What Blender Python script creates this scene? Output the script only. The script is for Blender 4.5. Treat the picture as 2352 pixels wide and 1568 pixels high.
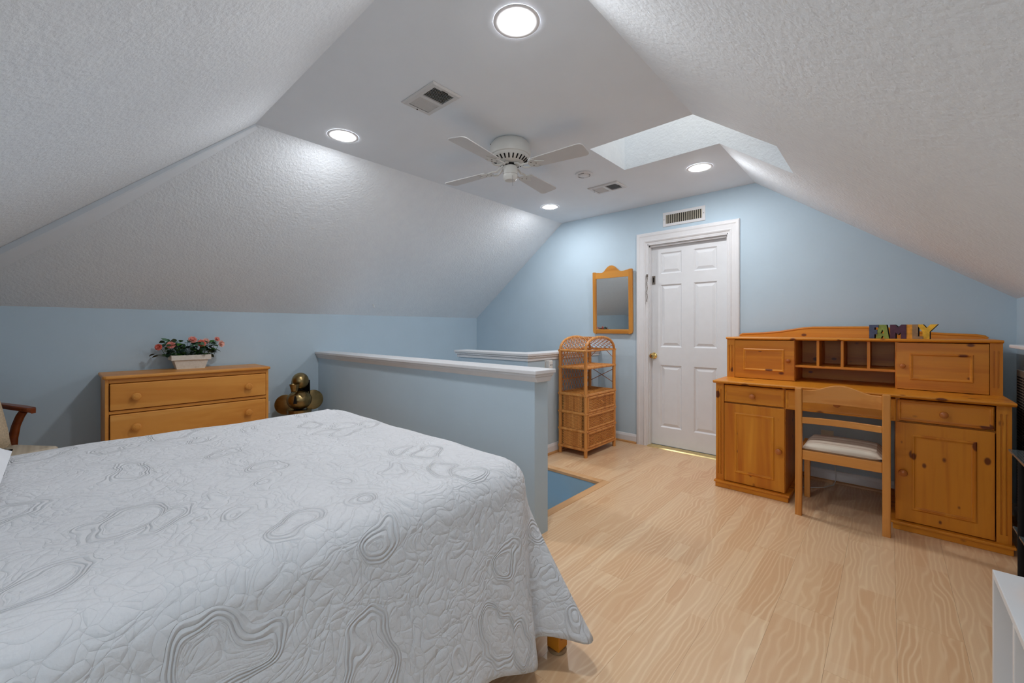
import bpy, math, random
from mathutils import Vector, Matrix
random.seed(7)
scene = bpy.context.scene
for o in list(bpy.data.objects): bpy.data.objects.remove(o)
COL = scene.collection
PI = math.pi
# ------------------------------------------------------------------ camera, world, exposure
cam = bpy.data.cameras.new('camera'); camo = bpy.data.objects.new('camera', cam); COL.objects.link(camo)
cam.sensor_fit = 'HORIZONTAL'; cam.sensor_width = 36.0; cam.lens = 36.0*951/2352
cam.shift_y = -29/2352; cam.clip_start = 0.02
camo.location = (0, 0, 1.19); camo.rotation_euler = (PI/2, 0, math.radians(42.3))
scene.camera = camo
W = bpy.data.worlds.new('sky'); scene.world = W; W.use_nodes = True
bg = W.node_tree.nodes['Background']; bg.inputs[0].default_value = (0.95, 0.98, 1.0, 1); bg.inputs[1].default_value = 0.85
scene.view_settings.view_transform = 'Standard'; scene.view_settings.look = 'None'
scene.view_settings.gamma = 1.0; scene.view_settings.use_curve_mapping = False
scene.view_settings.exposure = 2.45
LAMP = 44.0          # radiance of each recessed lamp lens
# ------------------------------------------------------------------ mesh collector
class G:
    def __init__(s): s.v = []; s.f = []; s.m = []; s.sm = []; s.cm = 0; s.cs = False
    def add(s, vs, fs):
        b = len(s.v); s.v += [tuple(p) for p in vs]
        for f in fs: s.f.append([b+i for i in f]); s.m.append(s.cm); s.sm.append(s.cs)
        return s
    def box(s, x0, x1, y0, y1, z0, z1):
        return s.add([(x0,y0,z0),(x1,y0,z0),(x1,y1,z0),(x0,y1,z0),(x0,y0,z1),(x1,y0,z1),(x1,y1,z1),(x0,y1,z1)],
                     [(0,3,2,1),(4,5,6,7),(0,1,5,4),(1,2,6,5),(2,3,7,6),(3,0,4,7)])
    def prism(s, poly, axis, a0, a1, side=None):
        n = len(poly)
        def P(p, a):
            return {'x':(a,p[0],p[1]), 'y':(p[0],a,p[1]), 'z':(p[0],p[1],a)}[axis]
        vs = [P(p, a0) for p in poly]+[P(p, a1) for p in poly]
        m = s.cm
        s.add(vs, [list(range(n))[::-1], list(range(n, 2*n))])
        b = len(s.v)-2*n
        if side is not None: s.cm = side
        for i in range(n):
            s.f.append([b+i, b+(i+1)%n, b+n+(i+1)%n, b+n+i]); s.m.append(s.cm); s.sm.append(s.cs)
        s.cm = m
        return s
    def lathe(s, prof, c=(0,0,0), d=(0,0,1), n=24, cap=True):
        cs = s.cs; s.cs = True
        c = Vector(c); d = Vector(d).normalized()
        a = Vector((1,0,0)) if abs(d.x) < .9 else Vector((0,1,0))
        u = d.cross(a).normalized(); w = d.cross(u)
        vs = []; fs = []
        for r, h in prof:
            for k in range(n):
                t = 2*PI*k/n; vs.append(c+d*h+u*(r*math.cos(t))+w*(r*math.sin(t)))
        for i in range(len(prof)-1):
            for k in range(n):
                fs.append((i*n+k, i*n+(k+1)%n, (i+1)*n+(k+1)%n, (i+1)*n+k))
        if cap:
            fs.append(tuple(range(n))[::-1]); fs.append(tuple((len(prof)-1)*n+k for k in range(n)))
        s.add(vs, fs); s.cs = cs
        return s
    def tube(s, pts, r, n=8, closed=False):
        cs = s.cs; s.cs = True
        pts = [Vector(p) for p in pts]; N = len(pts)
        rs = r if isinstance(r, (list, tuple)) else [r]*N
        vs = []; fs = []; up = None
        for i, p in enumerate(pts):
            if closed: t = pts[(i+1)%N]-pts[i-1]
            else: t = pts[min(i+1, N-1)]-pts[max(i-1, 0)]
            t.normalize()
            if up is None:
                a = Vector((0,0,1)) if abs(t.z) < .9 else Vector((1,0,0))
                up = t.cross(a).normalized()
            up = (up-t*up.dot(t)).normalized(); w = t.cross(up)
            for k in range(n):
                q = 2*PI*k/n+PI/n; vs.append(p+up*(rs[i]*math.cos(q))+w*(rs[i]*math.sin(q)))
        for i in range(N if closed else N-1):
            j = (i+1)%N
            for k in range(n): fs.append((i*n+k, i*n+(k+1)%n, j*n+(k+1)%n, j*n+k))
        if not closed:
            fs.append(tuple(range(n))[::-1]); fs.append(tuple((N-1)*n+k for k in range(n)))
        s.add(vs, fs); s.cs = cs
        return s
    def ell(s, c, rx, ry, rz, n=20, m=12, z0=-1.0, z1=1.0):
        prof = []
        for i in range(m+1):
            h = math.asin(z0)+(math.asin(z1)-math.asin(z0))*i/m
            prof.append((max(math.cos(h), 1e-4), math.sin(h)))
        b = len(s.v); s.lathe(prof, n=n)
        for i in range(b, len(s.v)):
            x, y, z = s.v[i]; s.v[i] = (c[0]+x*rx, c[1]+y*ry, c[2]+z*rz)
        return s
    def rings(s, rl, cap=True):
        n = len(rl[0]); vs = [p for r in rl for p in r]; fs = []
        for i in range(len(rl)-1):
            for k in range(n): fs.append((i*n+k, i*n+(k+1)%n, (i+1)*n+(k+1)%n, (i+1)*n+k))
        if cap: fs.append(tuple((len(rl)-1)*n+k for k in range(n)))
        return s.add(vs, fs)
    def build(s, name, mat, parent=None, bevel=0.0, seg=2, smooth=False):
        me = bpy.data.meshes.new(name); me.from_pydata(s.v, [], s.f)
        mats = mat if isinstance(mat, (list, tuple)) else [mat]
        for m in mats: me.materials.append(m)
        for p, mi, sm in zip(me.polygons, s.m, s.sm): p.material_index = mi; p.use_smooth = sm or smooth
        me.update()
        if any(s.sm) or smooth: me.set_sharp_from_angle(angle=math.radians(38))
        o = bpy.data.objects.new(name, me); COL.objects.link(o)
        if parent: o.parent = parent
        if bevel:
            b = o.modifiers.new('bevel', 'BEVEL'); b.width = bevel; b.segments = seg; b.limit_method = 'ANGLE'; b.angle_limit = math.radians(40)
        return o
def box(name, mat, parent, x0, x1, y0, y1, z0, z1, bevel=0.0, seg=2): return G().box(x0,x1,y0,y1,z0,z1).build(name, mat, parent, bevel, seg)
def thing(name, label, cat, loc=(0,0,0), rotz=0, group=None):
    o = bpy.data.objects.new(name, None); COL.objects.link(o); o.empty_display_size = .1
    o.location = loc; o.rotation_euler = (0,0,rotz); return tag(o, label, cat, group)
def tag(o, label, cat, group=None):
    o['label'] = label; o['category'] = cat
    if group: o['group'] = group
    return o
def struct(o, label=None):
    o['kind'] = 'structure'
    if label: o['label'] = label
    return o
def sempty(name, loc=(0,0,0)):
    o = bpy.data.objects.new(name, None); COL.objects.link(o); o.location = loc; o.empty_display_size = .1; return struct(o)
def dup(root, loc, label):
    def cp(o, par):
        c = o.copy(); COL.objects.link(c); c.parent = par
        for ch in o.children: cp(ch, c)
        return c
    r = cp(root, None); r.location = loc; r['label'] = label; return r
# ------------------------------------------------------------------ materials
def srgb(r, g, b):
    f = lambda c: (c/255/12.92) if c/255 <= .04045 else ((c/255+.055)/1.055)**2.4
    return (f(r), f(g), f(b), 1)
class N:
    def __init__(s, name):
        s.m = bpy.data.materials.new(name); s.m.use_nodes = True; s.t = s.m.node_tree; s.p = s.t.nodes['Principled BSDF']
    def n(s, k, **kw):
        nd = s.t.nodes.new('ShaderNode'+k)
        for a, v in kw.items():
            if a.startswith('i_'): nd.inputs[a[2:].replace('_', ' ')].default_value = v
            else: setattr(nd, a, v)
        return nd
    def l(s, a, b): s.t.links.new(a, b)
    def math(s, op, a, b=None, c=None):
        nd = s.n('Math', operation=op)
        for i, x in enumerate((a, b, c)):
            if x is None: continue
            if isinstance(x, (int, float)): nd.inputs[i].default_value = x
            else: s.l(x, nd.inputs[i])
        return nd.outputs[0]
    def vmath(s, op, a, b):
        nd = s.n('VectorMath', operation=op)
        for i, x in enumerate((a, b)):
            if isinstance(x, (tuple, list)): nd.inputs[i].default_value = x
            else: s.l(x, nd.inputs[i])
        return nd.outputs[0]
    def ramp(s, fac, stops, interp='LINEAR'):
        nd = s.n('ValToRGB'); cr = nd.color_ramp; cr.interpolation = interp
        while len(cr.elements) < len(stops): cr.elements.new(.5)
        for e, (p, c) in zip(cr.elements, stops): e.position = p; e.color = c
        s.l(fac, nd.inputs[0]); return nd.outputs[0]
    def mix(s, fac, a, b, blend='MIX'):
        nd = s.n('Mix', data_type='RGBA', blend_type=blend)
        for i, x in ((0, fac), (6, a), (7, b)):
            if isinstance(x, (int, float, tuple)): nd.inputs[i].default_value = x
            else: s.l(x, nd.inputs[i])
        return nd.outputs[2]
    def coord(s, rnd=True):
        c = s.n('TexCoord').outputs['Object']
        if not rnd: return c
        r = s.n('ObjectInfo').outputs['Random']
        off = s.n('VectorMath', operation='SCALE'); off.inputs[0].default_value = (7.3, 11.9, 17.1); s.l(r, off.inputs['Scale'])
        return s.vmath('ADD', c, off.outputs[0])
    def noise(s, v, scale, detail=3, rough=.5, dist=0.0):
        nd = s.n('TexNoise'); s.l(v, nd.inputs['Vector'])
        nd.inputs['Scale'].default_value = scale; nd.inputs['Detail'].default_value = detail
        nd.inputs['Roughness'].default_value = rough; nd.inputs['Distortion'].default_value = dist
        return nd.outputs['Fac']
    def bump(s, h, strength, dist):
        nd = s.n('Bump'); nd.inputs['Strength'].default_value = strength; nd.inputs['Distance'].default_value = dist
        s.l(h, nd.inputs['Height']); s.l(nd.outputs[0], s.p.inputs['Normal'])
    def base(s, c, rough=.5, spec=.5, metal=0.0):
        if isinstance(c, tuple): s.p.inputs['Base Color'].default_value = c
        else: s.l(c, s.p.inputs['Base Color'])
        s.p.inputs['Roughness'].default_value = rough; s.p.inputs['Specular IOR Level'].default_value = spec
        s.p.inputs['Metallic'].default_value = metal; return s
def plain(name, c, rough=.5, spec=.5, metal=0.0, var=.06, sc=12, bump=0.0, bsc=150):
    m = N(name); v = m.coord(False)
    a = tuple(x*(1-var) for x in c[:3])+(1,); b = tuple(min(1, x*(1+var)) for x in c[:3])+(1,)
    m.base(m.ramp(m.noise(v, sc, 3), [(.3, a), (.7, b)]), rough, spec, metal)
    if bump: m.bump(m.noise(v, bsc, 3), bump, .002)
    return m.m
def wood(name, light, mid, dark, axis, fine=16, knots=0.0, rough=.38, spec=.4, kcol=srgb(96, 38, 10)):
    m = N(name); v = m.coord()
    k = {'x':(1.1, fine, fine), 'y':(fine, 1.1, fine), 'z':(fine, fine, 1.1)}[axis]
    g = m.vmath('MULTIPLY', v, k)
    n1 = m.noise(g, .62, 4, .55, .5)
    n2 = m.noise(g, 5.0, 3, .6)
    rg = m.math('SINE', m.math('MULTIPLY', n1, 34.0))
    rg = m.math('MULTIPLY_ADD', rg, .5, .5)
    c = m.ramp(n1, [(.3, light), (.5, mid), (.72, dark)])
    c = m.mix(m.math('MULTIPLY', rg, .22), c, dark)
    c = m.mix(m.math('MULTIPLY', n2, .16), c, dark)
    if knots:
        kk = {'x':(.62,1,1), 'y':(1,.62,1), 'z':(1,1,.62)}[axis]
        w = m.n('TexVoronoi', i_Scale=knots); m.l(m.vmath('MULTIPLY', v, kk), w.inputs['Vector'])
        sel = m.n('SeparateColor'); m.l(w.outputs['Color'], sel.inputs[0])
        size = m.math('MULTIPLY_ADD', sel.outputs[0], .26, .0)
        q = m.math('SUBTRACT', size, w.outputs['Distance'])
        hard = m.math('MULTIPLY', q, 14.0); hard.node.use_clamp = True
        soft = m.math('MULTIPLY', m.math('ADD', q, .07), 4.0); soft.node.use_clamp = True
        c = m.mix(m.math('MULTIPLY', soft, .3), c, dark)
        c = m.mix(m.math('MULTIPLY', hard, .9), c, kcol)
    m.base(c, rough, spec); m.bump(n2, .06, .002)
    return m.m
PL, PM, PD = srgb(228,154,48), srgb(216,138,36), srgb(190,106,20)
PINE = {a: wood('pine_'+a, PL, PM, PD, a, 16, 13.0) for a in 'xyz'}
ML, MM, MD = srgb(236,172,92), srgb(226,156,72), srgb(204,128,48)
MAPLE = {a: wood('maple_'+a, ML, MM, MD, a, 10) for a in 'xyz'}
CHAIRW = {a: wood('chair_beech_'+a, srgb(228,164,90), srgb(218,148,72), srgb(194,120,48), a, 22) for a in 'xyz'}
KNOBW = wood('knob_wood', srgb(205,130,66), srgb(188,110,50), srgb(160,84,34), 'z', 12, rough=.25)
CHERRY = wood('cherry_wood', srgb(150,80,34), srgb(128,60,22), srgb(86,36,14), 'y', 14, rough=.25)
MIRW = {a: wood('mirror_oak_'+a, srgb(218,160,80), srgb(206,142,60), srgb(176,110,38), a, 14) for a in 'xz'}
RATTAN = wood('rattan', srgb(232,172,100), srgb(220,152,80), srgb(180,112,52), 'z', 40, rough=.4)
RATTAND = wood('rattan_weave_dark', srgb(208,142,74), srgb(188,118,56), srgb(140,80,34), 'z', 40, rough=.5)
SHELLW = wood('stair_oak', srgb(214,164,110), srgb(202,150,94), srgb(176,122,70), 'x', 14)
BLUE = plain('wall_blue_paint', srgb(190,209,222), .7, .18, var=.02, sc=3, bump=.08, bsc=220)
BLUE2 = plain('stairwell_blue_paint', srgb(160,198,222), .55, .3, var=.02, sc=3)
NOSE = wood('beech_nosing', srgb(232,190,144), srgb(222,176,128), srgb(204,154,106), 'y', 14)
WHITE = plain('white_trim_paint', srgb(226,226,228), .35, .4, var=.015)
RINGW = plain('lamp_ring_enamel', srgb(244,245,247), .5, .3, var=.01)
DOORW = plain('door_white_paint', srgb(226,228,231), .38, .4, var=.015)
FANW = plain('fan_white_enamel', srgb(214,214,210), .35, .45, var=.015)
FANB = plain('fan_blade_white', srgb(208,208,208), .45, .4, var=.02)
VENTW = plain('vent_white_enamel', srgb(214,214,214), .4, .4, var=.02)
VENTD = plain('vent_dark_duct', srgb(52,50,46), .8, .2)
BLACK = plain('black_recess', srgb(22,20,20), .7, .2)
BRASS = plain('door_brass', (.78, .55, .2, 1), .16, .5, 1.0, var=.05)
BRASST = plain('threshold_brass', (.86, .7, .34, 1), .3, .5, 1.0, var=.1, sc=30)
BRONZE = plain('aged_brass', (.33, .24, .11, 1), .3, .5, 1.0, var=.3, sc=18)
STEEL = plain('grey_steel', srgb(136,128,120), .4, .5, .8)
CHROME = plain('polished_steel', srgb(200,200,205), .15, .5, 1.0, var=.02)
HEATM = plain('heater_metal', srgb(150,136,122), .4, .5, .55)
IVORY = plain('ivory_plastic', srgb(226,218,200), .4, .4, var=.02)
PLAST = plain('white_plastic', srgb(232,232,230), .35, .4, var=.02)
LAMIN = plain('white_laminate', srgb(226,228,230), .4, .4, var=.03, sc=4)
GREYP = plain('grey_button', srgb(120,122,126), .5)
def mirror_mat():
    m = N('mirror_glass'); m.base((.82,.86,.86,1), .02, .5, 1.0); return m.m
MIRROR = mirror_mat()
def glass_mat(name, c, alpha, rough=.03):
    m = N(name); m.base(c, rough, .5); m.p.inputs['Transmission Weight'].default_value = alpha; m.p.inputs['IOR'].default_value = 1.45; return m.m
DGLASS = glass_mat('smoked_glass', (.18,.22,.23,1), .6)
def ceil_mat():
    m = N('ceiling_texture_paint'); v = m.coord(False)
    a = m.noise(v, 55, 4, .55); b = m.noise(v, 14, 3, .6)
    m.base(m.ramp(b, [(.3, srgb(235,241,247)), (.7, srgb(239,245,250))]), .75, .2)
    h = m.math('ADD', m.math('MULTIPLY', a, .8), m.math('MULTIPLY', b, .25)); m.bump(h, .42, .012); return m.m
CEIL = ceil_mat()
CEILF = plain('ceiling_flat_paint', srgb(237,244,251), .7, .25, var=.01, sc=6, bump=.12, bsc=90)
def floor_mat():
    m = N('beech_laminate'); v = m.coord()
    sep = m.n('SeparateXYZ'); m.l(m.n('TexCoord').outputs['Object'], sep.inputs[0])
    st = m.math('FLOOR', m.math('MULTIPLY', sep.outputs[0], 1/.0635))
    stv = m.n('CombineXYZ'); m.l(st, stv.inputs[0]); m.l(m.math('MULTIPLY', st, 3.7), stv.inputs[1]); m.l(m.math('MULTIPLY', st, 5.3), stv.inputs[2])
    vv = m.vmath('ADD', v, stv.outputs[0])
    n1 = m.noise(m.vmath('MULTIPLY', vv, (5.0, 1.5, 5.0)), 1.0, 2.5, .5, .3)
    fine = m.noise(m.vmath('MULTIPLY', vv, (90, 3, 90)), 1.6, 3, .6)
    ph = m.math('MULTIPLY_ADD', n1, 9.0, m.math('MULTIPLY', sep.outputs[0], 42.0))
    s = m.math('SINE', m.math('MULTIPLY', ph, 6.2832))
    amp = m.noise(m.vmath('MULTIPLY', vv, (4.0, 1.0, 4.0)), 1.3, 1)
    line = m.math('MULTIPLY', m.math('POWER', m.math('MULTIPLY_ADD', s, .5, .5), 3.0), m.math('MULTIPLY', amp, 1.6))
    wn = m.n('TexWhiteNoise', noise_dimensions='3D')
    rr = m.n('ObjectInfo').outputs['Random']
    cc = m.n('CombineXYZ'); m.l(st, cc.inputs[0]); m.l(m.math('MULTIPLY', rr, 91.0), cc.inputs[1]); m.l(wn_in(m, sep, rr), cc.inputs[2])
    m.l(cc.outputs[0], wn.inputs['Vector'])
    c = m.ramp(wn.outputs['Value'], [(0, srgb(222,180,138)), (.5, srgb(228,190,148)), (1, srgb(234,200,160))])
    c = m.mix(m.math('MULTIPLY', fine, .28), c, srgb(196,146,102))
    c = m.mix(m.math('MULTIPLY', line, .5), c, srgb(246,220,182))
    m.base(c, .3, .42); m.bump(fine, .03, .001); return m.m
def wn_in(m, sep, rr):
    y = m.math('MULTIPLY_ADD', sep.outputs[1], 1/.62, m.math('MULTIPLY', rr, 7.0)); return m.math('FLOOR', y)
FLOORM = floor_mat()
def quilt_mat():
    m = N('white_quilt'); v = m.coord(False)
    wv = m.n('TexNoise', i_Scale=5.0, i_Detail=2.0); m.l(v, wv.inputs['Vector'])
    wrp = m.n('VectorMath', operation='MULTIPLY_ADD'); m.l(wv.outputs['Color'], wrp.inputs[0]); wrp.inputs[1].default_value = (.24,.24,.24); m.l(v, wrp.inputs[2])
    rot = m.n('VectorRotate', rotation_type='AXIS_ANGLE'); m.l(wrp.outputs[0], rot.inputs['Vector']); rot.inputs['Axis'].default_value = (.3, .4, 1); rot.inputs['Angle'].default_value = .7
    a = m.n('TexVoronoi', i_Scale=5.2); m.l(m.vmath('MULTIPLY', rot.outputs[0], (.62, 1.12, .9)), a.inputs['Vector'])
    d = a.outputs['Distance']
    def clampm(x): x.node.use_clamp = True; return x
    def groove(x, sharp):      # 0 at the stitch line, 1 on the pillow between two lines; x counts lines
        f = m.math('ABSOLUTE', m.math('SUBTRACT', m.math('FRACT', x), .5))
        return m.math('POWER', clampm(m.math('MULTIPLY', m.math('SUBTRACT', .5, f), sharp)), .6)
    t = m.math('MULTIPLY', m.math('SUBTRACT', d, .26), 1/.05)
    tri = groove(t, 2.2)
    inb = clampm(m.math('MULTIPLY', m.math('MULTIPLY', m.math('SUBTRACT', t, .0), m.math('SUBTRACT', 3.0, t)), 4.0))
    core = clampm(m.math('MULTIPLY', m.math('SUBTRACT', .27, d), 40.0))
    inner = groove(m.math('MULTIPLY', d, 1/.12), 3.0)
    b = m.n('TexVoronoi', feature='DISTANCE_TO_EDGE', i_Scale=13.0); m.l(wrp.outputs[0], b.inputs['Vector'])
    cells = m.math('POWER', clampm(m.math('MULTIPLY', b.outputs['Distance'], 4.5)), .55)
    b2 = m.n('TexVoronoi', feature='DISTANCE_TO_EDGE', i_Scale=30.0); m.l(wrp.outputs[0], b2.inputs['Vector'])
    c2 = m.math('POWER', clampm(m.math('MULTIPLY', b2.outputs['Distance'], 5.0)), .55)
    fill = m.math('ADD', m.math('MULTIPLY', cells, .8), m.math('MULTIPLY', c2, .5))
    out = clampm(m.math('SUBTRACT', m.math('SUBTRACT', 1.0, inb), core))
    half = m.math('ADD', m.math('MULTIPLY', fill, .7), m.math('MULTIPLY', inner, .45))
    h = m.math('ADD', m.math('MULTIPLY', tri, m.math('MULTIPLY', inb, 1.35)), m.math('ADD', m.math('MULTIPLY', fill, out), m.math('MULTIPLY', half, core)))
    h = m.math('ADD', h, m.math('MULTIPLY', m.noise(v, 70, 3), .8))
    h = m.math('ADD', h, m.math('MULTIPLY', m.noise(v, 11, 2), 1.0))
    m.base(m.ramp(m.noise(v, 3, 2), [(.3, srgb(216,218,222)), (.7, srgb(221,223,227))]), .85, .15)
    m.p.inputs['Sheen Weight'].default_value = .15
    m.bump(h, .68, .005); return m.m
QUILT = quilt_mat()
def stripe_mat(name, base, s1, axis, freq):
    m = N(name); v = m.coord(False); sep = m.n('SeparateXYZ'); m.l(v, sep.inputs[0])
    x = sep.outputs['XYZ'.index(axis)]
    s = m.math('SINE', m.math('MULTIPLY', x, freq)); s2 = m.math('SINE', m.math('MULTIPLY', x, freq*2.7))
    f = m.math('ADD', m.math('MULTIPLY', s, .4), m.math('MULTIPLY_ADD', s2, .25, .45)); f.node.use_clamp = True
    m.base(m.mix(f, base, s1), .85, .15); m.bump(m.noise(v, 260, 2), .25, .002); return m.m
STRIPE = stripe_mat('striped_seat_fabric', srgb(224,214,198), srgb(190,172,154), 'Y', 88.0)
STRIPE2 = stripe_mat('cream_striped_fabric', srgb(214,202,182), srgb(196,182,160), 'Y', 95.0)
BEIGE = plain('speckled_beige_fabric', srgb(206,186,158), .9, .1, var=.16, sc=110, bump=.4, bsc=200)
SHEET = plain('white_cotton', srgb(236,238,242), .85, .1, var=.02, bump=.1, bsc=40)
def emis(name, c, s):
    m = N(name); m.base(c, .4); m.p.inputs['Emission Color'].default_value = c; m.p.inputs['Emission Strength'].default_value = s; return m.m
LENS = emis('lamp_lens', (.98, .985, 1.0, 1), LAMP)
# ------------------------------------------------------------------ room constants
XL, XR, YN, YF, ZC = -4.38, .594, -.85, 4.06, 2.45
BL, BR_, BN, K = -2.885, -.852, .82, .74            # breaks of the flat ceiling, slope
ZL = ZC-K*(BL-XL); ZR = ZC-K*(XR-BR_); ZN = ZC-K*(BN-YN)
OX, OY0, OY1 = -1.654, 1.947, 2.84                  # stair opening
OX2 = -3.345
T = .14
# ------------------------------------------------------------------ floor and planks
floor = G()
floor.box(XL, XR, YN, OY0-.01, -.25, -.012).box(OX+.002, XR, OY0-.01, YF, -.25, -.012).box(OX2, OX+.002, OY1+.002, YF, -.25, -.012)
floor = struct(floor.build('floor', SHELLW), 'pale beech laminate plank floor')
def clip(x0, x1, y0, y1):
    out = [(x0, x1, y0, y1)]
    for a, b, c, d in ((XL, OX+.056, 1.826, OY1+.056), (XL, OX2, OY1, YF)):
        nx = []
        for (p, q, r, s) in out:
            if q <= a or p >= b or s <= c or r >= d: nx.append((p, q, r, s)); continue
            if p < a: nx.append((p, a, r, s))
            if q > b: nx.append((b, q, r, s))
            p2, q2 = max(p, a), min(q, b)
            if r < c: nx.append((p2, q2, r, c))
            if s > d: nx.append((p2, q2, d, s))
        out = nx
    return [o for o in out if o[1]-o[0] > .01 and o[3]-o[2] > .01]
PWD, PLN = .1905, 1.22
col = 0; x = XR
while x > XL+.01:
    x0 = max(x-PWD, XL); y = YN-PLN*[.15, .6, .35, .82, .5][col % 5]-random.random()*.1
    while y < YF:
        for (a, b, c, d) in clip(x0, x, max(y, YN), min(y+PLN, YF)):
            e = .00015
            g = G(); w_, l_ = b-a, d-c
            g.add([(e,e,-.012),(w_-e,e,-.012),(w_-e,l_-e,-.012),(e,l_-e,-.012),(e,e,-.0008),(w_-e,e,-.0008),(w_-e,l_-e,-.0008),(e,l_-e,-.0008),
                   (2*e,2*e,0),(w_-2*e,2*e,0),(w_-2*e,l_-2*e,0),(2*e,l_-2*e,0)],
                  [(0,1,5,4),(1,2,6,5),(2,3,7,6),(3,0,4,7),(4,5,9,8),(5,6,10,9),(6,7,11,10),(7,4,8,11),(8,9,10,11)])
            o = g.build('plank', FLOORM, floor); o.location = (a, c, 0)
        y += PLN
    x -= PWD; col += 1
# stair nosing trim
t1 = G().box(OX-.006, OX+.0545, OY0, OY1+.0545, -.022, .0015).box(-2.392, OX-.006, OY1-.006, OY1+.0545, -.022, .0015)
struct(t1.build('trim_1', NOSE, None, .003), 'wood nosing strip around the stair opening')
# stairs down
st = sempty('stair', (OX, OY0, 0)); st['label'] = 'wooden stair steps going down'
for i in range(7):
    box('tread', SHELLW, st, -.26*(i+1), -.26*i-.004, .002, OY1-OY0-.004, -.19*(i+1)-.03, -.19*(i+1))
box('landing', SHELLW, st, XL-OX+.004, -.26*7-.004, .002, YF-OY0-.004, -1.56, -1.52)
# ------------------------------------------------------------------ walls
g = G().prism([(YN-T, -1.7), (YF+T, -1.7), (YF+T, ZL), (BN-(BL-XL), ZL), (YN, ZN), (YN-T, ZN)], 'x', XL-T, XL)
struct(g.build('wall_left', BLUE), 'pale blue knee wall')
g = G().prism([(YN-T, -.25), (YF+T, -.25), (YF+T, ZR), (BN-(XR-BR_), ZR), (YN, ZN), (YN-T, ZN)], 'x', XR, XR+T)
struct(g.build('wall_right', BLUE), 'pale blue knee wall behind the desk end')
WX0, WX1, WZ0, WZ1, DZC = -.72, .42, .92, 1.92, 2.02       # unseen dormer window added behind the photographer for fill daylight
YD = BN-(ZC-DZC)/K                                            # where the added dormer's ceiling meets the near slope
g = G().box(XL-T, WX0, YN-T, YN, -.25, ZN).box(WX1, XR+T, YN-T, YN, -.25, ZN).box(WX0, WX1, YN-T, YN, -.25, WZ0).box(WX0-.001, WX1+.001, YN-T, YN, WZ1, DZC+.02)
struct(g.build('wall_near', BLUE), 'pale blue knee wall at the bed head')
w2 = sempty('fill_window', (WX0, YN, WZ0)); w2['label'] = 'unseen white framed dormer window added behind the camera for fill daylight'
ww, wh = WX1-WX0, WZ1-WZ0
g = G().box(0, .05, -.1, -.03, 0, wh).box(ww-.05, ww, -.1, -.03, 0, wh).box(.05, ww-.05, -.1, -.03, 0, .05).box(.05, ww-.05, -.1, -.03, wh-.05, wh).box(.05, ww-.05, -.095, -.04, wh/2-.02, wh/2+.02).box(ww/2-.02, ww/2+.02, -.095, -.04, .05, wh-.05)
g.build('window_frame', WHITE, w2, .003)
box('fill_window_sill', WHITE, w2, -.03, ww+.03, -.03, .03, -.022, 0, .003)
DX0, DX1, DZ = -1.82, -1.07, 2.052
g = G()
def fz(x): return min(ZC, ZC-K*(BL-x)) if x < BL else (ZC if x < BR_ else ZC-K*(x-BR_))
for poly in ([(XL, -1.7), (DX0, -1.7), (DX0, ZC), (BL, ZC), (XL, ZL)], [(DX0, DZ), (DX1, DZ), (DX1, ZC), (DX0, ZC)],
             [(DX1, -.25), (XR, -.25), (XR, ZR), (BR_, ZC), (DX1, ZC)], [(DX0, -1.7), (DX1, -1.7), (DX1, -.012), (DX0, -.012)]):
    g.prism(poly, 'y', YF, YF+T)
g.box(DX0-.05, DX1+.05, YF+T, YF+T+.05, -.1, DZ+.1)  # unseen panel added behind the door to block sky light leaking in
struct(g.build('wall_far', BLUE), 'pale blue gable wall with the door')
# stairwell faces below the floor
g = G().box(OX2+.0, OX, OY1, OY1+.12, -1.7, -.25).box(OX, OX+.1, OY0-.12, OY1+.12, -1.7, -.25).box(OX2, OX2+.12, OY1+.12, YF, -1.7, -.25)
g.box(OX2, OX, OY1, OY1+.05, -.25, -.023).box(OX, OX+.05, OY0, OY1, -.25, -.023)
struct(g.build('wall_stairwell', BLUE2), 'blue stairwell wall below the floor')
# half walls with caps
def capprof(g, pts_out, z):
    pass
hw = struct(G().box(XL, -1.487, 1.825, OY0, -1.7, .9).build('wall_stair', BLUE), 'pale blue half wall between bed and stairs')
g = G().box(XL, -1.452, 1.79, OY0+.035, .932, .955).box(XL, -1.462, 1.80, OY0+.025, .916, .932)
g.prism([(1.825, .886), (1.805, .916), (OY0+.02, .916), (OY0, .886)], 'x', XL, -1.467)
g.build('cap', WHITE, hw, .004)
hw2 = struct(G().box(OX2, -2.394, OY1, OY1+.12, -.012, .92).box(-2.514, -2.394, OY1+.12, YF, 0, .92).build('wall_landing', BLUE), 'pale blue L shaped half wall behind the stairs')
g = G()
for o, z0, z1 in ((.035, .945, .968), (.025, .928, .945), (.012, .898, .928)):
    P = [(OX2-o, OY1-o), (-2.394+o, OY1-o), (-2.394+o, YF), (-2.514-o, YF), (-2.514-o, OY1+.12+o), (OX2-o, OY1+.12+o)]
    g.prism(P, 'z', z0, z1)
g.build('cap', WHITE, hw2, .004)
# ------------------------------------------------------------------ ceiling
SX0, SX1, SY0, SY1 = -1.55, -.43, 2.515, 3.03
ZS = ZC-K*(SX1-BR_)
g = G()
fl = lambda x0, x1, y0, y1: g.add([(x0,y0,ZC),(x0,y1,ZC),(x1,y1,ZC),(x1,y0,ZC)], [(0,1,2,3)])
fl(BL, BR_, BN, SY0); fl(BL, BR_, SY1, YF+T); fl(BL, SX0, SY0, SY1)
ceil = struct(g.build('ceiling', CEILF), 'white ceiling, flat centre and sloped sides')
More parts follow.
